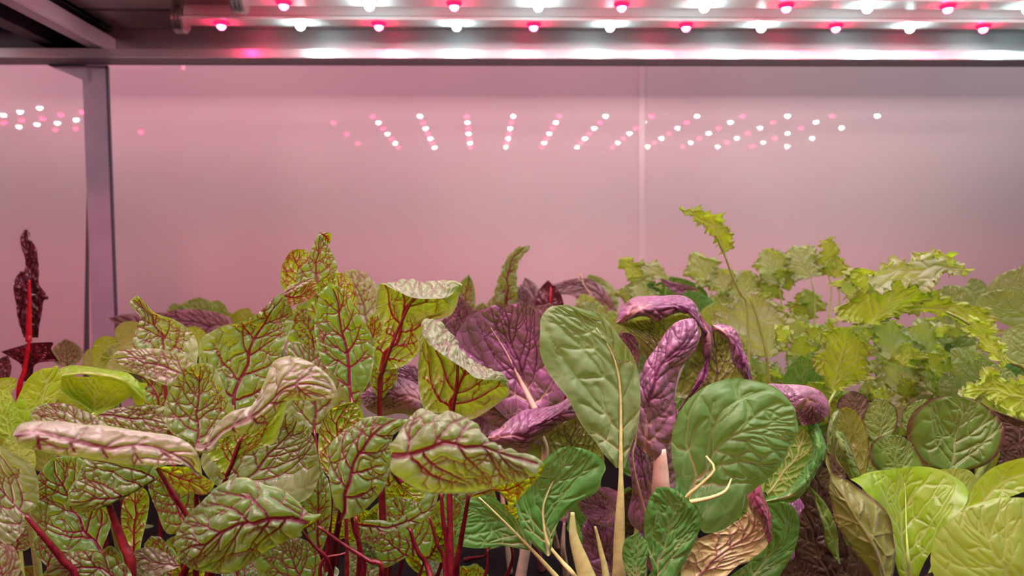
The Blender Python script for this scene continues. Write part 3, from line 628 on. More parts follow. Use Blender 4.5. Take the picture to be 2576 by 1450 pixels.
o = leaf('c3', 'chard', 0.42, '1000,1400 960,1330 950,1290 970,1260 1000,1250', '1040,1400 1030,1330 1000,1250', '1080,1400 1090,1330 1060,1270 1002,1250')
stalk(o, 'c3', 'chard', '800,1325 860,1368 925,1410 960,1440', .34, 7); stalk(o, 'c3', 'chard', '895,1300 905,1370 915,1440', .36, 7); stalk(o, 'c3', 'chard', '870,1392 805,1430', .36, 6)
# ------------------------------------------------------------------ tall twisted chard
leaf('c4', 'chard', 0.43, '757,735 725,745 706,715 707,680 714,658 734,631 755,627', '757,735 750,700 748,660 757,628', '760,735 790,715 800,680 790,645 765,627', under=True)
leaf('c4', 'chard', 0.42, '790,760 755,745 745,705 752,680 775,655 785,620 800,588', '795,760 792,705 797,660 802,620 806,588', '800,760 845,720 850,690 845,660 832,630 820,610 808,588', pale=.2, puck=1.3,
     patches=[(('802,588 812,605 826,618,.2', '803,587 818,594 830,612,.3', '803,585 822,584 834,590 833,604,.3'), dict(under=True, Z=.42))])
leaf('c4', 'chard', 0.435, '800,930 745,880 715,835 728,790 755,765 790,755', '802,930 790,870 780,800 788,757', '804,930 810,880 812,820 800,770 792,756', pale=.1, puck=1.3)
leaf('c4', 'chard', 0.415, '850,850 795,815 772,780 774,745 800,712 842,686', '852,850 850,780 850,730 846,686', '856,850 905,825 900,770 890,715 870,692 850,686', under=True, st=('852,850 858,900', 6))
leaf('c4', 'chard', 0.39, '882,1010 845,950 810,912 797,865 791,820 797,770 806,735 828,715', '885,1010 876,930 868,860 857,790 841,737 830,714', '890,1010 925,970 938,925 941,880 931,837 905,795 882,750 858,725 834,715', cup=.4, puck=.8, pale=.0, wave=.5, st=('884,1000 888,1100', 7))
leaf('c4', 'chard', 0.45, '925,830 895,790 882,740 865,700 866,681', '926,830 912,760 895,715 880,680', '930,830 955,775 958,740 940,708 915,685 885,677', pale=.85)
leaf('c4', 'chard', 0.43, '915,880 920,830 930,800 950,785', '925,880 940,840 950,787', '930,880 965,850 970,810 952,785', under=True)
leaf('c4', 'chard', 0.40, '700,1075 700,1010 715,930 720,870 740,860', '790,1090 790,1010 770,920 745,860', '850,1090 875,1030 880,985 860,930 810,885 750,860', pale=.45, st=('790,1080 800,1160', 6), puck=.8)
leaf('c4', 'chard', 0.41, '950,1000 930,960 935,900 940,850', '958,1000 965,940 962,850', '965,1000 1000,950 990,890 965,848', under=False)
# ------------------------------------------------------------------ flat-topped folded chard
leaf('c5', 'chard', 0.40, '950,930 957,935 966,930', '941,915 945,880 975,893 1010,920 1012,922', '938,868 985,855 1020,872 1053,888', '961,835 1000,815 1058,845', '947,785 1005,775 1090,808', '945,765 1025,755 1132,795',
     '951,735 1030,733 1110,748 1150,765', '953,712 975,711 1000,707 1033,709 1060,717 1087,711 1115,709 1157,722', '966,716,-.5 990,728,-.9 1010,738,-1.1 1033,748,-1.2 1060,752,-1.2 1090,752,-1.2 1120,750,-.9 1135,742,-.6 1157,724',
     rows=True, under=True, ref=(.4, .5), pale=.55, puck=1.0, st=('1040,750,-.2 1012,805,-.3 985,870,-.3 965,930,0 955,990,.3', 6, 11))
# ------------------------------------------------------------------ front centre chard
leaf('c6', 'chard', 0.37, '1128,1042 1137,1045 1146,1042', '1075,1032 1135,1015 1185,1058', '1056,1000 1130,980 1243,1025', '1050,935 1130,925 1281,992', '1056,875 1130,880 1275,962',
     '1057,836 1064,813 1077,805 1100,808 1124,827 1144,850 1154,880 1180,907 1214,924 1250,943 1276,968', '1060,842,-.3 1075,862,-.9 1100,883,-1.2 1134,907,-1.2 1170,930,-1.2 1194,950,-1.1 1224,956,-.8 1250,957,-.5 1276,970,-.1',
     rows=True, under=True, ref=(.35, .5), pale=.55, st=('1152,905,-.1 1150,960,-.25 1143,1010,-.2 1137,1050,0 1130,1130,.4', 7, 9))
leaf('c6', 'chard', 0.29, '985,1152 997,1187 1034,1217 1080,1237 1130,1245 1180,1247 1214,1237 1247,1217 1281,1210 1314,1207 1348,1187 1366,1169', '983,1147,-.2 1030,1145,-.5 1080,1132,-.7 1150,1120,-.8 1210,1125,-.7 1270,1150,-.5 1320,1162,-.3 1368,1167',
     '985,1143 990,1125 1007,1087 1034,1047 1057,1027 1080,1030 1104,1040 1127,1032 1150,1043 1187,1073 1200,1103 1234,1117 1274,1130 1314,1150 1348,1157 1369,1165', pale=.45, ref=(.5, .5), puck=1.4,
     patches=[(('1188,1246,.6 1240,1222,.4 1285,1210,.2 1320,1205,.1 1350,1188 1369,1167', '1190,1249,.8 1235,1235,.8 1275,1235,.6 1310,1220,.4 1345,1195,.2 1369,1169', '1191,1253,.9 1240,1240,.9 1262,1253,.9 1281,1290,1 1302,1262,.8 1330,1225,.5 1360,1192,.2 1369,1171'), dict(under=True, Z=.29))],
     st=('1180,1245,.8 1170,1300,1 1158,1370,1.2 1148,1440,1.4', 10, 12))
o = leaf('c6', 'chard', 0.40, '1130,1400 1120,1330 1115,1270 1122,1240', '1136,1400 1132,1330 1124,1240', '1142,1400 1142,1330 1135,1270 1126,1240')
stalk(o, 'c6', 'chard', '1110,1240 1115,1310 1128,1400', .37, 8); stalk(o, 'c6', 'chard', '1080,1300 1100,1370 1118,1420', .38, 6); stalk(o, 'c6', 'chard', '1030,1330 1052,1390 1080,1440', .40, 8)
stalk(o, 'c6', 'chard', '985,1140 985,1175 1010,1215', .34, 7, down=False)
# ------------------------------------------------------------------ lettuces far left
leaf('l0', 'lettuce', 0.41, '20,1110 -20,1090 -40,1040 -20,990', '25,1105 10,1050 -5,980', '30,1100 42,1060 40,1020 20,985 0,975', under=True)
leaf('l0', 'lettuce', 0.42, '60,1100 30,1070 35,1020 60,970 85,940 110,927', '70,1100 90,1040 115,980 135,925', '80,1100 110,1080 130,1040 148,990 155,945 145,922 135,922', st=('65,1095 60,1180', 8))
leaf('l0', 'lettuce', 0.44, '-20,1010 -10,960 15,950 42,952', '-10,1020 10,985 42,955', '0,1020 20,1000 38,975 43,956')
leaf('l0', 'lettuce', 0.40, '60,1200 20,1170 5,1130 15,1105 40,1092', '65,1200 50,1150 45,1092', '70,1200 90,1170 80,1120 50,1092', pale=.2)
leaf('l00', 'lettuce', 0.44, '238,1045 190,1010 150,980 136,958 140,948', '240,1045 240,1000 245,950', '244,1045 300,1015 340,990 368,975 370,965', under=True, cup=.8,
     patches=[(('140,950 148,934 175,921 215,921 260,926 300,935 335,952 368,985', '142,953,-.5 160,945,-.7 200,938,-.9 245,940,-.9 290,948,-.8 325,965,-.6 365,1010', '144,958,-.4 165,955,-.6 200,944,-.8 240,948,-.8 280,955,-.7 310,972,-.5 345,1020'), dict(Z=.44, rows=False))],
     st=('238,1040,-.2 225,1075,0', 6))
leaf('l00', 'lettuce', 0.46, '330,1100 345,1040 340,990 335,960', '345,1100 362,1040 360,990 340,955', '370,1100 385,1050 378,1000 345,955')
leaf('l00', 'lettuce', 0.45, '230,1040 190,1030 150,1010 130,985 140,975', '230,1045 195,1000 145,978', '235,1040 215,1000 180,980 148,976', mid=None)
leaf('l00', 'lettuce', 0.50, '235,935 232,890 240,860 262,846 285,848', '245,935 255,890 290,852', '252,935 275,905 292,870 293,855', pale=.0)
leaf('l00', 'lettuce', 0.52, '310,880 290,850 292,825 310,810', '325,880 325,840 330,808', '345,880 352,840 350,815 335,808', pale=.5)
leaf('l00', 'lettuce', 0.50, '260,960 250,920 265,885 300,860 335,853', '275,960 285,920 300,880 337,855', '300,960 330,930 338,890 340,858', pale=.7)
leaf('l00', 'lettuce', 0.53, '215,940 206,915 215,885 235,873', '225,940 228,905 237,875', '240,940 245,910 243,880', pale=.5)
leaf('l00', 'lettuce', 0.50, '500,900 485,870 470,835 475,822', '510,900 500,860 480,822', '525,900 526,870 515,835 490,820', under=True)
# ------------------------------------------------------------------ maroon chard behind, left
leaf('r1', 'maroon', 0.62, '85,790 62,700 58,640 54,600 60,578', '95,790 78,700 72,640 66,600 65,578', '105,740 103,715 95,670 95,630 78,600 70,578', puck=1.6, pale=0)
leaf('r1', 'maroon', 0.60, '60,850 45,800 40,750 37,700 50,683', '66,850 58,800 57,750 52,700 56,683', '72,850 72,800 74,740 72,690 62,682', puck=1.8)
leaf('r1', 'maroon', 0.61, '78,850 74,800 76,750 80,710', '90,850 95,800 95,760 90,710', '96,850 105,810 106,760 122,750 98,715', puck=1.2)
leaf('r1', 'maroon', 0.59, '55,960 50,920 25,900 3,885', '65,960 70,910 75,885 60,868', '78,960 85,920 110,905 135,905 148,908 130,880 135,862 100,862 70,864', ref=(.3, .5), under=True, puck=.6)
o = PL['r1'].children[-1]; stalk(o, 'r1', 'maroon', '74,705 74,760 72,860', .595, 5, 7, down=False); stalk(o, 'r1', 'maroon', '74,845 72,870 62,930 48,1000', .585, 7, 12)
leaf('r1', 'maroon', 0.58, '25,970 0,950 -10,910', '22,970 15,930 5,900', '20,970 28,930 20,895', pale=.2)
gleaf('r2', 'chard', 0.74, 170, 925, 165, 852, 80, pale=.6)
# ------------------------------------------------------------------ back row
gleaf('bk1', 'purple', 0.76, 600, 830, 272, 800, 95, bend=-20, pale=.35)
leaf('bk1', 'purple', 0.72, '600,850 520,850 440,840 410,800', '590,830 520,815 450,805 412,795', '582,800 540,785 480,778 430,782 412,792', pale=.3)
gleaf('bk2', 'savoy', 0.84, 500, 810, 500, 748, 110, st=4); gleaf('bk2', 'savoy', 0.84, 450, 810, 435, 762, 50); gleaf('bk2', 'savoy', 0.85, 540, 800, 548, 755, 60)
gleaf('bk3', 'lettuce', 0.85, 600, 830, 625, 775, 60); gleaf('bk3', 'lettuce', 0.86, 560, 830, 590, 790, 60); gleaf('bk3', 'lettuce', 0.86, 650, 830, 640, 790, 60)
leaf('bk4', 'chard', 0.70, '1262,800 1245,740 1258,690 1275,650 1300,625 1333,617', '1275,800 1275,740 1280,690 1290,655 1310,630 1333,618', '1290,800 1302,740 1300,690 1305,660 1320,640 1334,622', pale=.25, frill=.5, st=('1270,740 1270,830', 5))
gleaf('bk4', 'chard', 0.72, 1230, 830, 1260, 735, 55, pale=.5, st=3); gleaf('bk4', 'purple', 0.73, 1330, 840, 1310, 715, 70, pale=.25); gleaf('bk4', 'chard', .7, 1200, 850, 1215, 760, 60, pale=.4)
gleaf('bk6', 'chard', 0.60, 1150, 840, 1180, 690, 62, pale=.25, st=4); gleaf('bk6', 'purple', 0.55, 1170, 860, 1150, 740, 70, pale=.1); gleaf('bk6', 'purple', 0.55, 1130, 880, 1120, 800, 70); gleaf('bk6', 'purple', 0.56, 1210, 860, 1180, 775, 60, pale=.2)
gleaf('bk5', 'purple', 0.78, 1370, 820, 1320, 698, 60, pale=.35)
gleaf('bk5', 'maroon', 0.68, 1385, 830, 1378, 705, 75, st=('1386,720 1388,800', 4))
leaf('bk5', 'purple', 0.75, '1560,800 1530,740 1500,710 1460,700 1400,712 1372,720', '1545,800 1515,750 1480,725 1440,720 1375,722', '1480,800 1470,770 1440,745 1400,740 1378,730', pale=.3, ref=(.4, .5), st=('1500,760 1470,720 1455,705', 4))
gleaf('bk5', 'savoy', 0.80, 1540, 800, 1480, 690, 80, pale=.3)
gleaf('bk5', 'kale', 0.66, 1500, 830, 1460, 740, 100, frill=.7, lobes=.3, pale=.3); gleaf('bk5', 'kale', 0.62, 1530, 870, 1540, 780, 90, frill=.7, lobes=.3)
gleaf('bk5', 'kale', 0.66, 1430, 840, 1500, 760, 90, frill=.7, lobes=.3, pale=.5)
gleaf('bk7', 'bok', 0.70, 1700, 800, 1690, 695, 170, dzt=-1); gleaf('bk7', 'bok', 0.68, 1620, 800, 1640, 710, 90); gleaf('bk7', 'purple', 0.66, 1760, 730, 1660, 700, 26, bend=-12)
gleaf('bk7', 'purple', 0.74, 1640, 760, 1560, 748, 40); gleaf('bk7', 'bok', 0.64, 1760, 830, 1730, 730, 110); gleaf('bk7', 'lettuce', .6, 1790, 860, 1800, 760, 90, pale=.3)
# ------------------------------------------------------------------ purple pak choi, centre

o = leaf('p1', 'purple', 0.44, '1340,1038 1290,1060 1240,1020 1185,960 1146,900 1144,860 1162,820 1200,785 1245,767', '1346,1038 1325,970 1300,900 1280,830 1272,766', '1352,1038 1400,1020 1422,990 1405,930 1375,880 1368,820 1345,780 1310,766 1276,764', cup=.5, puck=1.1)
stalk(o, 'p1', 'purple', '1350,1030,-.3 1360,1090,0 1370,1160,1', .44, 11, 14); stalk(o, 'p1', 'purple', '1235,825,.1 1275,890,.35 1310,960,.45 1347,1032,-.1', .44, [.8, 2, 5, 9], down=False)
leaf('p1', 'purple', 0.47, '1400,900 1350,850 1340,800 1350,770', '1410,900 1390,830 1375,765', '1430,900 1440,830 1420,780 1380,762', pale=.1)
leaf('p1', 'purple', 0.40, '1228,1108 1260,1122 1290,1132 1321,1147 1335,1125 1364,1092 1414,1068 1458,1045', '1226,1103,-.6 1265,1100,-1.1 1310,1095,-1.2 1350,1070,-1.2 1400,1050,-1 1459,1038', '1228,1100 1248,1083 1280,1060 1314,1037 1367,1025 1410,1010 1434,1002 1457,1030', ref=(.5, .5), puck=1.3, pale=.08)
leaf('p1', 'purple', 0.45, '1370,1120 1290,1110 1220,1060 1200,1030 1215,1000', '1360,1080 1300,1060 1250,1030 1218,1000', '1352,1040 1310,1030 1260,1005 1220,998', st=None, pale=.05)
leaf('p1', 'purple', 0.42, '1062,1048 1040,1048 1000,1043 960,1045 930,1030 905,1002', '1062,1010,-.4 1020,1000,-.7 970,995,-.7 905,997', '1062,975 1058,970 1030,958 980,952 940,965 906,993', pale=.15, ref=(.5, .5))
leaf('p1', 'purple', 0.45, '1080,1000 1030,980 985,960 975,935 990,920', '1085,985 1040,950 995,922', '1090,950 1060,925 1000,918')
gleaf('p1', 'purple', 0.43, 1100, 900, 1060, 820, 50); gleaf('p1', 'purple', 0.46, 1150, 900, 1140, 800, 90, pale=.05); gleaf('p1', 'purple', .45, 1210, 1110, 1180, 1040, 70)
leaf('p1', 'purple', 0.45, '1430,1240 1350,1190 1328,1145 1360,1100 1410,1068', '1440,1240 1440,1160 1440,1100 1450,1052', '1500,1230 1520,1180 1515,1130 1490,1085 1458,1050', under=True, cup=.3)
leaf('p1', 'purple', 0.42, '1560,1330 1500,1320 1465,1290 1452,1255 1480,1240', '1560,1300 1510,1275 1455,1255', '1560,1240 1520,1225 1480,1235 1458,1250', pale=0, ref=(.5, .5))
leaf('p1', 'purple', 0.42, '1640,1340 1600,1330 1580,1300 1590,1240 1580,1150', '1640,1300 1625,1230 1610,1150 1590,1100', '1650,1300 1645,1230 1630,1160 1600,1095')
gleaf('p1', 'purple', .43, 1560, 1480, 1480, 1300, 130); gleaf('p1', 'purple', .43, 1640, 1440, 1625, 1300, 60)
# ------------------------------------------------------------------ purple pak choi with hood
leaf('p2', 'purple', 0.43, '1632,910 1610,890 1584,855 1565,830 1551,810', '1660,900 1650,860 1630,825 1620,805', '1700,900 1735,880 1760,850 1757,815 1735,790', under=True, cup=.5, ref=(.4, .5))
leaf('p2', 'purple', 0.42, '1550,808 1560,785 1580,765 1600,750 1646,741 1709,745 1750,775 1772,815 1787,855', '1551,812,-.7 1575,795,-1 1600,780,-1.2 1640,775,-1.2 1690,768,-1.2 1735,785,-1 1765,822,-.8 1785,857', '1552,815,-.4 1590,805,-.7 1625,802,-.8 1650,810,-.9 1668,798,-.9 1700,785,-.8 1735,790,-.6 1757,820,-.4 1777,862',
     ref=(.5, .5), puck=1.3, pale=.05, patches=[(('1750,800 1772,850 1770,900 1755,950 1720,1010 1695,1050', '1765,795,-.4 1783,850,-.4 1782,900,-.3 1765,950 1730,1005 1697,1048', '1775,815 1790,855 1788,905 1772,955 1738,1005 1700,1045'), dict(Z=.42, ref=(.5, .5)))])
leaf('p2', 'purple', 0.40, '1598,1110 1603,1050 1607,980 1622,920 1645,880 1675,835 1715,808 1735,801', '1622,1140,-.2 1632,1040,-.5 1650,960,-.7 1690,890,-.7 1728,835,-.5 1738,802', '1665,1170 1690,1100 1697,1050 1700,990 1712,930 1745,880 1762,840 1756,812 1742,801', ref=(.5, .5), puck=1.2, pale=.1,
     st=('1607,990,-.7 1603,1060,-.6 1599,1110,-.3 1595,1180,0', 3, 6))
leaf('p2', 'bok', 0.425, '1690,1060 1700,1000 1712,940 1730,900', '1705,1045 1720,1000 1735,950 1745,900', '1720,1030 1745,970 1765,920 1762,870', under=False)
leaf('p2', 'purple', 0.42, '1700,1000 1715,940 1750,870 1780,825', '1790,1010 1800,950 1800,880 1792,825', '1880,1000 1870,930 1845,870 1800,822', under=True, cup=.3)
leaf('p2', 'purple', 0.405, '1788,824 1815,850 1840,890 1858,930 1872,975', '1792,818,-.5 1828,840,-.7 1855,880,-.7 1873,925,-.7 1886,975', '1796,819 1835,826 1865,868 1885,915 1895,965', ref=(.5, .5), puck=1.4, pale=0)
leaf('p2', 'purple', 0.43, '1600,930 1580,905 1560,870 1556,840', '1605,915 1595,880 1560,838', '1610,900 1605,865 1590,842 1566,836')
leaf('p2', 'purple', 0.42, '1640,1160 1620,1120 1630,1060 1640,1010', '1665,1150 1665,1090 1665,1010', '1690,1130 1705,1080 1700,1010', pale=.1)
leaf('p2', 'purple', 0.385, '1995,1040 1945,1020 1925,985 1932,966', '2010,1040,-.6 1985,1010,-.7 1950,985,-.5 1934,966', '2045,1068 2078,1040 2083,1010 2060,982 2010,966 1940,965', ref=(.5, .5), pale=.22, puck=1.2,
     patches=[(('1995,1020 2005,1050 2020,1072', '2030,1000,-.6 2045,1035,-.4 2035,1070', '2065,985 2083,1015 2078,1045 2045,1068'), dict(Z=.38, pale=.12))])
o = leaf('p2', 'purple', 0.41, '1640,1250 1625,1200 1630,1150 1640,1120', '1662,1250 1660,1200 1662,1120', '1695,1250 1700,1200 1695,1120', pale=.3)
stalk(o, 'p2', 'purple', '1660,1130,-1 1662,1180,-1 1664,1260,-.6', .41, 30, 28, .5)
# ------------------------------------------------------------------ green pak choi
o = leaf('b1', 'bok', 0.38, '1550,1178 1520,1145 1498,1110 1464,1070 1428,1005 1398,965 1372,925 1357,880 1358,830 1362,798 1382,775 1410,768', '1560,1178 1562,1100 1562,1000 1550,930 1532,865 1495,815 1455,785 1425,768',
         '1572,1178 1585,1130 1605,1070 1612,1013 1607,950 1590,890 1560,845 1515,800 1470,777 1432,768', cup=.4, pale=.35, puck=1.3)
stalk(o, 'b1', 'bok', '1500,825,.2 1540,890,.25 1558,960,.25 1562,1050,.2 1562,1120,0 1562,1180,-.1 1561,1260,-.1 1558,1350,0 1556,1460,.2', .38, [1, 2, 3, 4, 6, 12, 16, 19, 23, 25], flat=.6)
o = leaf('b1', 'bok', 0.36, '1378,1400 1340,1370 1312,1330 1300,1275 1305,1220 1335,1185 1370,1152 1400,1132 1432,1124', '1380,1400 1368,1330 1368,1270 1390,1215 1418,1170 1437,1125', '1386,1395 1400,1320 1420,1292 1455,1265 1500,1238 1514,1200 1524,1175 1505,1148 1475,1132 1440,1124', cup=.4, puck=1.1)
stalk(o, 'b1', 'bok', '1425,1165,.2 1395,1205,.3 1368,1270,.2 1368,1320,.1 1380,1370,0 1410,1410,0 1450,1460,0', .36, [1, 2, 4, 7, 14, 20, 24], flat=.6)
o = leaf('b1', 'bok', 0.37, '1330,1385 1260,1374 1215,1380 1170,1376 1143,1366 1150,1330', '1335,1380 1290,1335 1240,1310 1195,1290 1155,1300', '1335,1375 1310,1320 1285,1290 1250,1255 1215,1245 1180,1258 1158,1290', cup=.3, ref=(.5, .5))
stalk(o, 'b1', 'bok', '1205,1252,-.1 1250,1295,-.1 1310,1355,-.1 1380,1430,0 1420,1480,.2', .37, 4, 14, .7)
o = leaf('b1', 'bok', 0.40, '1450,1420 1440,1360 1425,1330', '1455,1420 1450,1350 1435,1300', '1460,1420 1465,1350 1445,1300')
stalk(o, 'b1', 'bok', '1440,1290 1443,1350 1465,1420 1490,1500', .39, [5, 18, 30, 42], flat=.5); stalk(o, 'b1', 'bok', '1497,1325 1510,1380 1525,1460', .41, [3, 9, 15], flat=.6)
o = leaf('b2', 'bok', 0.35, '1728,1252 1697,1180 1690,1110 1700,1055 1730,1005 1785,968 1845,952 1905,960 1950,978 1990,1018 2006,1060', '1732,1255,.3 1768,1205,.3 1785,1160,.2 1815,1118,-.2 1865,1090,-.5 1930,1078,-.4 2008,1072', '1735,1260 1750,1300 1763,1335 1792,1340 1834,1330 1868,1290 1880,1255 1920,1215 1970,1160 1998,1115 2009,1082',
         pale=.12, ref=(.6, .5), puck=1.3)
stalk(o, 'b2', 'bok', '1776,1148,-.2 1797,1182,-.6 1760,1222,-.5 1725,1255,-.2 1700,1330,.5', .35, [3, 5, 6, 7, 9]); stalk(o, 'b2', 'bok', '1840,1205,-.4 1825,1235,-.8 1790,1252,-.8 1735,1264,-.5', .35, [2, 4, 5, 6], down=False)
leaf('b2', 'bok', 0.385, '1920,1235 1935,1190 1985,1130 2010,1072', '1930,1245 1975,1190 2015,1130 2030,1070', '1925,1260 1985,1238 2035,1190 2060,1130 2050,1065', under=True, ref=(.5, .5),
     patches=[(('1925,1258 1985,1232 2025,1180 2040,1120 2030,1068', '1928,1262,-.4 1990,1246,-.6 2040,1195,-.6 2060,1130,-.6 2048,1065', '1935,1265 1995,1255 2050,1205 2070,1130 2060,1068'), dict(Z=.385, ref=(.5, .5)))])
leaf('b2', 'bok', 0.37, '1800,1480 1850,1435 1915,1395 1937,1340 1935,1290 1932,1268', '1860,1490 1910,1430 1960,1370 1975,1320 1955,1264', '1940,1480 1975,1430 2000,1380 2011,1330 2005,1290 1982,1268 1958,1263', cup=.3, st=('1850,1480 1840,1520', 10))
leaf('b2', 'yellow', 0.345, '1713,1450 1718,1410 1735,1370 1780,1345 1830,1330 1870,1300 1885,1250', '1750,1460 1800,1400 1850,1370 1890,1330 1892,1255', '1800,1470 1850,1428 1910,1396 1935,1367 1940,1325 1930,1285 1897,1250', under=True, ref=(.5, .5),
     patches=[(('1880,1245 1888,1285 1912,1320 1933,1368', '1896,1235,-.4 1908,1275,-.5 1928,1315,-.4 1937,1366', '1916,1216 1926,1260 1938,1310 1940,1362'), dict(Z=.342, ref=(.5, .5)))])
leaf('b3', 'bok', 0.34, '1645,1480 1632,1390 1622,1330 1622,1290 1632,1255 1652,1226', '1655,1480 1662,1390 1685,1320 1690,1280 1668,1226', '1690,1470 1735,1390 1757,1340 1761,1300 1745,1270 1710,1240 1680,1226', cup=.3, puck=1.6, ref=(.5, .5), st=('1655,1450 1640,1500', 8))
leaf('b3', 'bok', 0.335, '1600,1480 1575,1440 1565,1390 1575,1355 1600,1342', '1605,1480 1600,1420 1602,1342', '1615,1480 1625,1420 1628,1370 1606,1341', puck=1.6)
leaf('b3', 'bok', 0.35, '1600,1500 1640,1440 1700,1400 1730,1360', '1660,1500 1700,1450 1735,1362', '1740,1500 1740,1440 1745,1365')
# ------------------------------------------------------------------ lettuces, right
leaf('l1', 'lettuce', 0.35, '2265,1460 2285,1460 2305,1460', '2240,1380,-.5 2282,1380,.3 2335,1400,-.3', '2212,1290,-.8 2280,1300,.8 2390,1325,-.6', '2175,1235,-.6 2280,1235,1 2428,1272,-.4', '2139,1207,0 2189,1188,.6 2252,1180,1 2315,1174,1.1 2369,1184,.8 2419,1213,.3 2437,1240,0',
     rows=True, ref=(.5, .5), wave=.6)
o = PL['l1'].children[-1]; stalk(o, 'l1', 'lettuce', '2276,1215,1 2278,1255,.85 2280,1330,.35 2284,1400,-.1 2290,1470,0', .35, [.8, 2, 6, 13, 22], flat=.5)
leaf('l1', 'olive', 0.335, '2245,1500 2200,1450 2150,1400 2108,1320 2092,1265 2080,1200 2078,1138', '2248,1500,-.4 2205,1390,-.9 2160,1305,-.9 2118,1250,-.6 2088,1190,-.3 2078,1137', '2250,1500 2256,1400 2247,1350 2227,1290 2190,1245 2139,1207 2092,1195 2079,1137', under=True, ref=(.4, .5))
leaf('l1', 'olive', 0.36, '2150,1210 2105,1160 2098,1095 2095,1060 2108,1032', '2155,1210 2145,1140 2135,1080 2122,1027', '2175,1210 2187,1150 2184,1090 2163,1045 2130,1025', under=True, ref=(.5, .5), cup=.5,
     patches=[(('2080,1150 2079,1100 2086,1060 2105,1028', '2090,1150,-.3 2090,1100,-.4 2094,1065,-.4 2110,1030', '2098,1150 2098,1100 2100,1070 2115,1032'), dict(Z=.355, ref=(.5, .5))),
              (('2097,1090 2108,1150 2138,1207', '2102,1085,-.3 2125,1140,-.5 2150,1205', '2108,1085 2140,1125 2168,1195'), dict(Z=.352, ref=(.5, .5)))])
leaf('l1', 'brown', 0.345, '2125,1205 2100,1195 2085,1165 2077,1135', '2128,1203 2108,1185 2079,1136', '2130,1200 2122,1180 2080,1136')
leaf('l1', 'lettuce', 0.33, '2340,1440 2380,1340 2430,1270 2440,1235 2480,1193 2530,1165 2600,1143', '2360,1440 2410,1340 2460,1265 2510,1220 2600,1180', '2390,1420 2430,1340 2480,1290 2530,1255 2610,1225', ref=(.5, .5), pale=.1, cup=.4)
leaf('l1', 'lettuce', 0.37, '2370,1290 2330,1230 2330,1200 2370,1180', '2400,1280 2390,1230 2385,1180', '2440,1270 2460,1220 2440,1185 2400,1177', pale=.35)
leaf('l1', 'lettuce', 0.30, '2440,1530 2370,1480 2343,1430 2345,1380 2370,1330 2420,1285 2450,1270', '2600,1530 2530,1430 2480,1350 2470,1300 2480,1262', '2720,1500 2720,1400 2680,1300 2600,1258 2540,1252 2500,1255', ref=(.5, .5), pale=.25, cup=-.6, puck=1.3)
leaf('l1', 'brown', 0.34, '2270,1500 2330,1440 2420,1440 2500,1500', '2290,1500 2350,1460 2420,1460 2480,1500', '2300,1500 2350,1480 2420,1480 2460,1500')
leaf('l2', 'olive', 0.40, '2385,1188 2330,1168 2290,1122 2280,1075 2300,1030 2345,1004 2400,998', '2390,1188 2398,1140 2412,1080 2420,1030 2410,997', '2396,1188 2460,1178 2502,1150 2523,1110 2522,1070 2502,1040 2460,1010 2416,998', ref=(.5, .5), cup=.4, puck=1.2)
leaf('l2', 'olive', 0.38, '2230,1200 2192,1165 2188,1125 2212,1100 2245,1095', '2260,1200 2255,1150 2252,1095', '2325,1190 2322,1160 2300,1122 2275,1100 2256,1095', ref=(.5, .5), puck=1.3)
leaf('l2', 'olive', 0.39, '2195,1110 2172,1080 2175,1040 2190,1012 2205,1003', '2210,1110 2215,1060 2212,1002', '2245,1100 2258,1065 2255,1030 2235,1010 2216,1002', ref=(.5, .5), pale=.1)
leaf('l2', 'olive', 0.41, '2300,1110 2272,1080 2270,1040 2290,1015 2320,1005', '2310,1110 2300,1060 2325,1005', '2330,1110 2340,1060 2345,1030 2332,1005')
leaf('l2', 'brown', 0.41, '2120,1060 2105,1035 2110,1005 2140,985', '2140,1060 2150,1020 2145,984', '2175,1055 2188,1030 2180,1000 2150,984', pale=.08)
leaf('l2', 'brown', 0.42, '2500,1180 2520,1120 2520,1070 2490,1035', '2540,1190 2560,1120 2560,1080 2495,1034', '2600,1200 2620,1120 2590,1070 2500,1033')
leaf('l2', 'brown', 0.40, '2530,1240 2500,1200 2520,1160 2540,1120', '2560,1240 2570,1190 2570,1120', '2610,1240 2620,1180 2600,1110'); leaf('l2', 'olive', 0.38, '2180,1200 2165,1160 2175,1120 2185,1110', '2190,1200 2195,1160 2190,1110', '2215,1200 2215,1170 2195,1110')
for a in ((2060, 1300, 2065, 1150, 90, -10), (2110, 1400, 2045, 1180, 80, -15), (2100, 1480, 2020, 1280, 130, 0), (2150, 1500, 2090, 1370, 150, 0), (2060, 1180, 2065, 1090, 90, 0), (2030, 1500, 2000, 1400, 130, 0), (2100, 1330, 2060, 1230, 60, 0)):
    gleaf('l3', 'brown', 0.40, *a[:5], bend=a[5])
leaf('l3', 'olive', 0.385, '2110,1420 2080,1370 2060,1300 2045,1240 2020,1215', '2112,1420 2095,1350 2070,1280 2022,1214', '2115,1420 2105,1340 2080,1270 2024,1212', st=None)
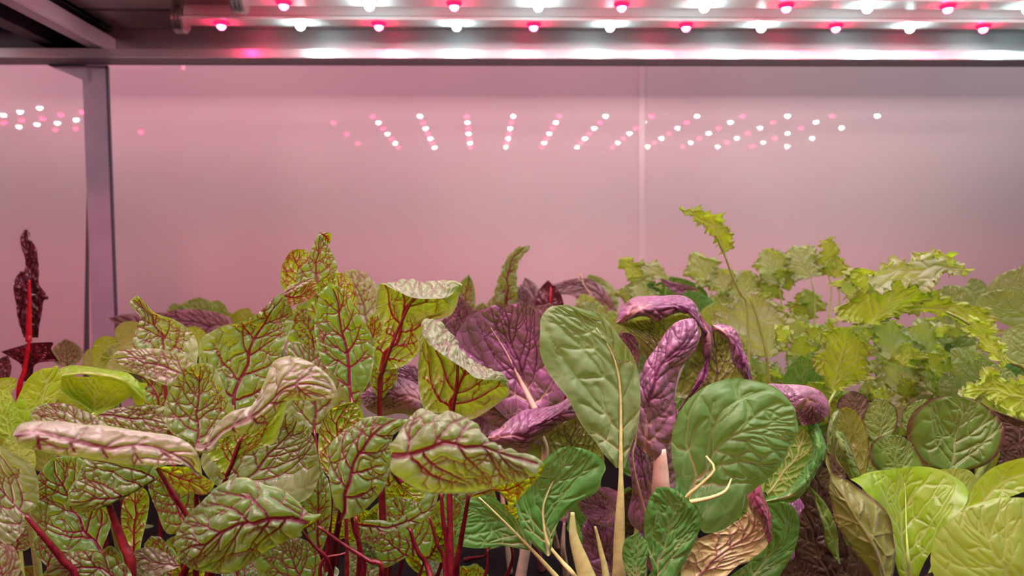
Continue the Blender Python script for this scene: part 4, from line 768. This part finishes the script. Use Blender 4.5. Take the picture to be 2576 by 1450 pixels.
# ------------------------------------------------------------------ curly kale
K = dict(frill=1.0, lobes=.35)
leaf('k1', 'kale', 0.50, '1822,640 1795,605 1765,570 1735,545 1708,528', '1823,640 1805,595 1775,560 1740,538 1706,526', '1826,640 1848,620 1852,590 1825,550 1790,535 1765,515 1735,522 1706,522', frill=1.3, lobes=.25, pale=.1, ref=(.4, .7), under=True,
     st=('1800,590,.1 1822,640 1840,690 1862,740 1880,790', 4, 7))
leaf('k1', 'kale', 0.51, '1925,900 1860,890 1820,850 1790,800 1820,750 1870,740', '1935,900 1915,840 1900,790 1885,735', '1945,900 1970,870 1990,820 1985,770 1950,740 1895,735', frill=1.1, lobes=.3, pale=.7, st=('1885,745,-.2 1905,800,-.2 1925,880,-.2 1935,960,0 1940,1000,0', 4, 7))
leaf('k3', 'kale', 0.46, '2190,815 2120,820 2095,790 2130,740 2110,700 2155,672', '2193,818 2225,770 2255,735 2280,700', '2200,815 2260,790 2330,770 2360,750 2330,700 2290,690', under=True, frill=1.1, lobes=.2, ref=(.5, .5))
leaf('k3', 'kale', 0.47, '2480,850 2430,830 2390,805 2350,795 2300,790 2250,800 2200,815', '2480,845 2430,800 2390,780 2330,775 2270,780 2200,812', '2490,845 2500,790 2440,760 2385,740 2330,715 2270,700 2230,730', under=True, frill=1.0, lobes=.25, ref=(.6, .5),
     st=('2380,785,-.3 2430,810,-.3 2480,850,-.2 2530,905,0 2580,965,.2', 7, 10))
leaf('k3', 'kale', 0.455, '2440,690 2380,700 2320,730 2260,720 2220,745 2180,720', '2442,686 2400,672 2340,670 2280,680 2230,690 2185,700', '2444,682 2410,655 2370,650 2330,632 2290,645 2240,655 2185,690', frill=1.3, lobes=.3, pale=.75, ref=(.5, .5))
leaf('k3', 'kale', 0.46, '2400,665 2370,675 2340,690 2310,670', '2400,655 2360,650 2320,655', '2395,640 2360,628 2320,632 2300,650', under=True, frill=1.3, lobes=.2)
leaf('k3', 'kale', 0.47, '2150,760 2110,740 2100,720 2120,700', '2150,750 2130,720 2122,700', '2160,740 2165,700 2150,680 2125,695', frill=1.5, lobes=.3, pale=.4)
leaf('k3', 'kale', 0.44, '2520,930 2470,880 2440,850 2430,800', '2530,920 2490,870 2440,800', '2540,910 2520,860 2480,810 2445,795', under=True, frill=1.2, lobes=.3)
leaf('k3', 'kale', 0.44, '2640,1060 2540,1050 2480,1010 2440,1005 2420,990', '2640,1020 2560,1000 2500,980 2422,985', '2640,980 2600,955 2540,945 2490,925 2470,950 2425,980', under=True, frill=1.2, lobes=.15, ref=(.5, .5))
leaf('k3', 'kale', 0.445, '2620,1120 2530,1090 2480,1050 2430,1030 2405,1005', '2640,1070 2550,1050 2480,1020 2408,1003', '2640,1030 2560,1010 2490,985 2430,975 2410,1000', frill=.8, lobes=.15, pale=.5, ref=(.5, .5))
leaf('k4', 'kale', 0.48, '2095,990 2060,950 2040,910 2045,860 2070,835 2100,820', '2100,990 2105,940 2120,890 2130,825', '2108,990 2160,965 2200,950 2205,900 2190,870 2170,840 2140,825', under=True, frill=1.0, lobes=.3, ref=(.5, .5), st=('2102,985 2085,1040', 6))
leaf('k4', 'kale', 0.53, '2250,1040 2195,1000 2185,930 2200,860 2180,820 2220,805', '2260,1040 2270,960 2250,880 2240,805', '2300,1040 2340,1000 2345,930 2320,870 2300,830 2250,805', frill=1.4, lobes=.35, pale=.6, ref=(.5, .5))
leaf('k4', 'kale', 0.55, '2330,950 2290,930 2270,880 2280,830 2310,808', '2335,950 2330,880 2320,806', '2345,950 2370,900 2360,850 2340,815', frill=.8, lobes=.2, pale=.5)
gleaf('k4', 'kale', 0.50, 2080, 1040, 2035, 960, 110, under=True, **K); gleaf('k4', 'kale', .50, 2140, 1060, 2100, 990, 130, under=True, **K)
rk = np.random.RandomState(5)
spots = []
for i in range(90):
    x = 1790+rk.uniform(0, 640); top = np.interp(x, [1780, 1850, 1900, 1980, 2080, 2110, 2200, 2300, 2450], [760, 700, 660, 640, 620, 720, 760, 770, 760])
    y = top+rk.uniform(0, 1)**0.9*(1010-top); w = rk.uniform(45, 100)
    spots.append((x, y, w, rk.uniform(-1, 1), rk.uniform()))
spots.sort(key=lambda s: s[1])
for x, y, w, b, q in spots:
    Z = np.interp(y, [640, 1000], [0.72, 0.54])+rk.uniform(-.03, .03)
    gleaf('k2' if y < 800 else 'k4' if x > 2050 else 'k1', 'kale', Z, x+b*30, y+w*rk.uniform(.7, 1.2), x-b*25, y, w*rk.uniform(.9, 1.3), bend=b*12, dzt=rk.uniform(-1.5, 1), pale=float(rk.uniform(0, .8)), under=bool(q > .55), frill=1.3, lobes=.4)
for a in ((1620, 700, 1555, 650, 60, .1), (1680, 700, 1600, 660, 50, .6), (1790, 720, 1740, 635, 100, .3), (1830, 740, 1790, 670, 90, .5), (2080, 680, 2085, 595, 70, .0), (2040, 700, 1990, 620, 120, .5), (1960, 720, 1925, 625, 120, .4),
          (1880, 760, 1870, 680, 110, .2), (2100, 700, 2100, 640, 90, .1), (2140, 740, 2150, 690, 80, .7), (1650, 760, 1600, 700, 90, .4)):
    gleaf('k2', 'kale', 0.68, *a[:5], pale=a[5], frill=1.3, lobes=.35, under=a[5] < .15, st=('%g,%g %g,%g' % (a[0], a[1], a[0]+10, a[1]+80), 3))
for i in range(44):
    x = rk.uniform(1850, 2480); y = rk.uniform(800, 1010); w = rk.uniform(38, 75); q = rk.uniform()
    gleaf('k4' if x > 2050 else 'k1', 'kale', rk.uniform(.49, .58), x+rk.uniform(-20, 20), y+w*rk.uniform(.6, 1.0), x, y, w*1.2, bend=rk.uniform(-8, 8), dzt=rk.uniform(-1.5, 1), pale=float(rk.uniform(0, .6)), under=bool(q > .5), frill=1.5, lobes=.45)
for i in range(22):
    x = rk.uniform(1560, 1860); y = rk.uniform(690, 830); w = rk.uniform(50, 90)
    gleaf('k2', 'kale', rk.uniform(.62, .72), x+rk.uniform(-20, 20), y+w, x, y, w*1.2, bend=rk.uniform(-8, 8), dzt=rk.uniform(-1.5, 1), pale=float(rk.uniform(0, .5)), frill=1.4, lobes=.4)
# ------------------------------------------------------------------ round puckered leaves, right edge
leaf('s1', 'savoy', 0.50, '2560,830 2490,800 2455,775 2465,745 2500,732', '2590,800 2540,770 2510,745 2500,732', '2620,780 2620,750 2590,735 2540,728 2510,730', pale=.35, ref=(.5, .5), puck=1.6)
leaf('s1', 'savoy', 0.55, '2560,760 2500,755 2485,730 2500,700 2540,680', '2600,740 2560,715 2560,675', '2660,740 2650,700 2620,670 2575,665', pale=.6, ref=(.5, .5), puck=1.6)
leaf('s1', 'savoy', 0.47, '2560,920 2530,900 2520,860 2530,830', '2600,910 2590,860 2580,812', '2660,900 2650,850 2620,815', pale=.4, ref=(.5, .5))
leaf('s1', 'bok', 0.50, '2620,960 2560,950 2520,920 2515,890', '2620,930 2570,910 2518,885', '2620,900 2580,885 2525,878', pale=.1)
for a in ((2490, 960, 2390, 880, 90, .45, .5), (2480, 980, 2450, 905, 100, .3, .49), (2430, 1010, 2370, 940, 90, .5, .52), (2520, 1000, 2500, 915, 90, .3, .47), (2440, 800, 2370, 720, 90, .4, .6), (2470, 760, 2440, 700, 60, .3, .7),
          (2400, 860, 2360, 800, 90, .4, .6), (2420, 900, 2400, 840, 100, .1, .62), (2380, 930, 2360, 870, 80, 0, .64), (2400, 980, 2380, 900, 120, 0, .66), (2350, 1010, 2330, 940, 120, 0, .62)):
    gleaf('s2', 'savoy', a[6], *a[:5], pale=a[5], puck=1.2)
# ------------------------------------------------------------------ low leaves filling the beds
plant('f1', 'chard_plant', 700, 0.55, 'shaded low leaves under the chard at left of centre', 'chard')
plant('f2', 'pak_choi_plant', 1500, 0.58, 'shaded low leaves behind the tall pale stalk', 'pak choi')
plant('f3', 'kale_plant', 2150, 0.68, 'shaded low kale leaves under the kale patch', 'kale')
plant('f4', 'lettuce_plant', 230, 0.60, 'shaded low leaves behind the left chard', 'lettuce')
rf = np.random.RandomState(3)
for i in range(34):
    x = rf.uniform(-60, 1250); Z = rf.uniform(.46, .62); y = np.interp(x, [-60, 200, 500, 1250], [1030, 960, 900, 900])+rf.uniform(0, 420)
    gleaf('f4' if x < 420 else 'f1', 'chard' if rf.uniform() < .7 or x > 500 else 'lettuce', Z, x+rf.uniform(-30, 30), y+130, x, y, rf.uniform(80, 130), dzt=rf.uniform(-2, 1), pale=float(rf.uniform(0, .4)), st=4)
for i in range(26):
    x = rf.uniform(1200, 2050); Z = rf.uniform(.5, .62); y = rf.uniform(880, 1380)
    gleaf('f2', ['bok', 'purple'][i % 2] if x < 1720 else 'bok', Z, x+rf.uniform(-30, 30), y+130, x, y, rf.uniform(90, 140), dzt=rf.uniform(-2, 1), st=5)
for i in range(36):
    x = rf.uniform(1850, 2900); y = rf.uniform(960, 1200); Z = np.interp(y, [960, 1200], [.66, .52])
    gleaf('f3', 'kale' if y < 1080 else 'lettuce', Z, x+rf.uniform(-30, 30), y+120, x, y, rf.uniform(90, 140), dzt=rf.uniform(-2, 1), pale=float(rf.uniform(0, .5)), **(K if y < 1080 else {}))
for i in range(24):
    x = rf.uniform(250, 1700); y = rf.uniform(800, 900)+20
    gleaf('f1' if x < 1000 else 'f2', 'bok' if x > 1000 else 'chard', .80, x, y+120, x+rf.uniform(-30, 30), y, rf.uniform(80, 110), pale=.2)

rg = np.random.RandomState(21)
for i in range(46):
    x = rg.uniform(-40, 1330); y = rg.uniform(1190, 1500); Z = rg.uniform(.42, .52)
    gleaf('f4' if x < 420 else 'f1', 'chard', Z, x+rg.uniform(-60, 60), y+rg.uniform(60, 130), x, y, rg.uniform(70, 120), bend=rg.uniform(-12, 12), dzt=rg.uniform(-3, 2), st=5)
for i in range(22):
    x = rg.uniform(1300, 2200); y = rg.uniform(1150, 1500); Z = rg.uniform(.44, .54)
    gleaf('f2', ['bok', 'purple', 'brown'][i % 3], Z, x+rg.uniform(-60, 60), y+130, x, y, rg.uniform(80, 130), dzt=rg.uniform(-3, 2), st=6)
VS = SC.view_settings; SC.display_settings.display_device = 'sRGB'
VS.view_transform = 'Standard'; VS.look = 'None'; VS.gamma = 1.0; VS.use_curve_mapping = False; VS.exposure = EXPO
SC.cycles.use_denoising = True; SC.cycles.max_bounces = 4; SC.cycles.diffuse_bounces = 3; SC.cycles.glossy_bounces = 3; SC.cycles.use_adaptive_sampling = True; SC.cycles.adaptive_threshold = 0.04; SC.cycles.adaptive_min_samples = 12; SC.cycles.caustics_reflective = False; SC.cycles.caustics_refractive = False; SC.cycles.transmission_bounces = 4; SC.cycles.sample_clamp_indirect = 6.0
SC.cycles.time_limit = 1150
